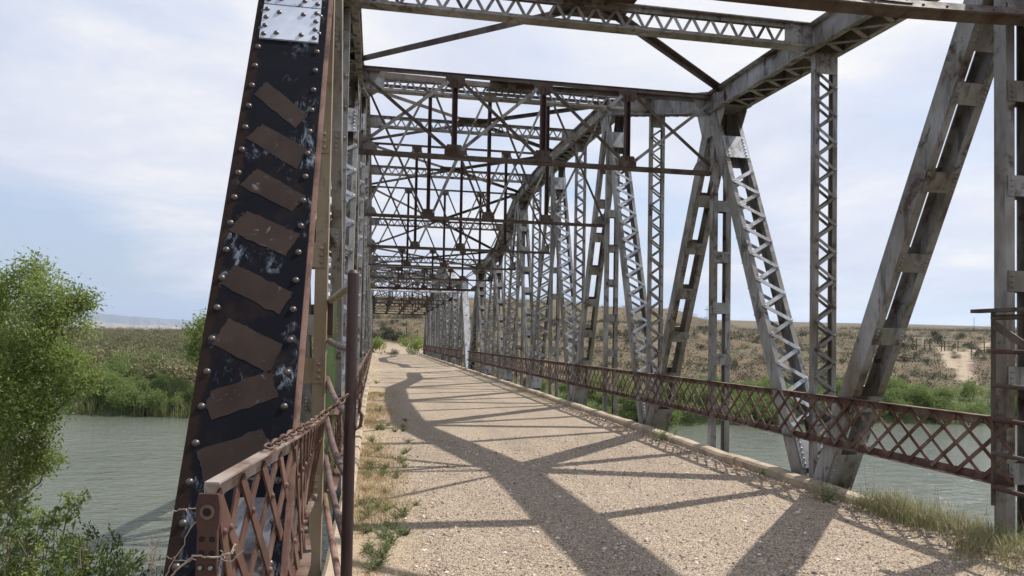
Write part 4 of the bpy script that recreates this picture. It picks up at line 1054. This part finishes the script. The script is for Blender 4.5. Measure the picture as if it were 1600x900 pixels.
def weed(x,y,h,label,n=9,group=None):
    base=V((x,y,0)); t=thing('weed',base,label,'weed',group); st=MB(); pts=[];dirs=[]
    for i in range(n):
        a=random.uniform(0,6.28); e=base+V((math.cos(a)*h*1.5*random.random(),math.sin(a)*h*1.5*random.random(),h*random.uniform(.4,1))); pa=twigpath(base,e,4,.2); st.tube(pa,[.003,.003,.0025,.002,.001],4,False)
        for p in pa[1:]:
            for _ in range(5): pts.append(np.array(p)+rng.normal(size=3)*h*.08); dirs.append((random.gauss(0,1),random.gauss(0,1),.6))
    link('stems',st.mesh('stems',[WEED],base),t); link('leaves',leafmesh('leaves',np.array(pts),h*.24,h*.04,WEED,None,.3,org=base,dirs=np.array(dirs)),t)
for x,y,d,h in [(random.uniform(572,640),random.uniform(650,895),0,random.uniform(.06,.13)) for _ in range(38)]+[(590,885,0,.10),(612,850,0,.14),(600,800,0,.12),(575,790,0,.10),(640,835,0,.08),(604,735,0,.13),(585,705,0,.14),(620,720,0,.10),(600,672,0,.15),(590,645,0,.18),(580,690,0,.12),(650,790,0,.06),(594,620,0,.16),(588,600,0,.18)]:
    r=D2+CX*((x-800)/FPX)-CYv*((y-CPY)/FPX); p=O+r*(-1.6/r.z); weed(max(p.x,-.12)+random.uniform(-.05,.05),p.y,h*.8,'small green weed among the dry grass on the left road edge',17,'green weeds on the left road edge')
for x,y,h,lab in [(1290,785,.20,'feathery green weed by the right kerb at the foot of the plate diagonal'),(1038,690,.24,'green weed against the right kerb below the far diagonal'),(1188,742,.10,'small weed in the gravel by the right kerb before the lattice post')]:
    r=D2+CX*((x-800)/FPX)-CYv*((y-CPY)/FPX); p=O+r*(-1.6/r.z); weed(min(p.x,4.72),p.y,h,lab,14)
# pebbles lying on the near gravel
def pebbles(n):
    vs=[];fs=[];rr=[]
    base=[(1,0,0),(-1,0,0),(0,1,0),(0,-1,0),(0,0,1),(0,0,-1)]; tri=[(0,2,4),(2,1,4),(1,3,4),(3,0,4),(2,0,5),(1,2,5),(3,1,5),(0,3,5)]
    for i in range(n):
        y=3.2+9*random.random()**1.7; x=random.uniform(.1,4.7); r=min(.02,.0045+random.expovariate(1/.0032)); b0=len(vs)
        if i%7==0: y=4.2+14*random.random(); x=4.72-abs(random.gauss(0,.14)); r=min(.026,.008+random.expovariate(1/.005))
        sx,sy,sz=r*random.uniform(.7,1.4),r*random.uniform(.7,1.4),r*random.uniform(.4,.8); a=random.uniform(0,6.28); ca,sa=math.cos(a),math.sin(a)
        for p in base:
            px,py,pz=p[0]*sx*random.uniform(.8,1.2),p[1]*sy*random.uniform(.8,1.2),p[2]*sz; vs.append((x+px*ca-py*sa,y+px*sa+py*ca,roadz(x,y)+sz*.45+pz))
        fs+=[tuple(b0+k for k in t) for t in tri]; rr+=[random.random()]*8
    me=bpy.data.meshes.new('pebbles'); me.from_pydata(vs,[],fs); me.materials.append(STONE); at_=me.attributes.new('rnd','FLOAT','FACE'); at_.data.foreach_set('value',rr); me.update(); return me
tag(link('loose_gravel',pebbles(30000)),'loose pebbles scattered over the near road','gravel',kind='stuff')

# ------------------------------------------------------------------ air
b=MB(); b.box(-9500,9500,-600,10500,-60,420); hz=b.mesh('haze',[])
hm=bpy.data.materials.new('haze_air'); hm.use_nodes=True; hn=hm.node_tree; hn.nodes.clear()
ho=hn.nodes.new('ShaderNodeOutputMaterial'); pv=hn.nodes.new('ShaderNodeVolumePrincipled'); pv.inputs['Color'].default_value=(.66,.80,1,1); pv.inputs['Density'].default_value=.00010; pv.inputs['Anisotropy'].default_value=.25
hn.links.new(pv.outputs[0],ho.inputs['Volume']); hz.materials.append(hm); tag(link('haze',hz),kind='stuff')
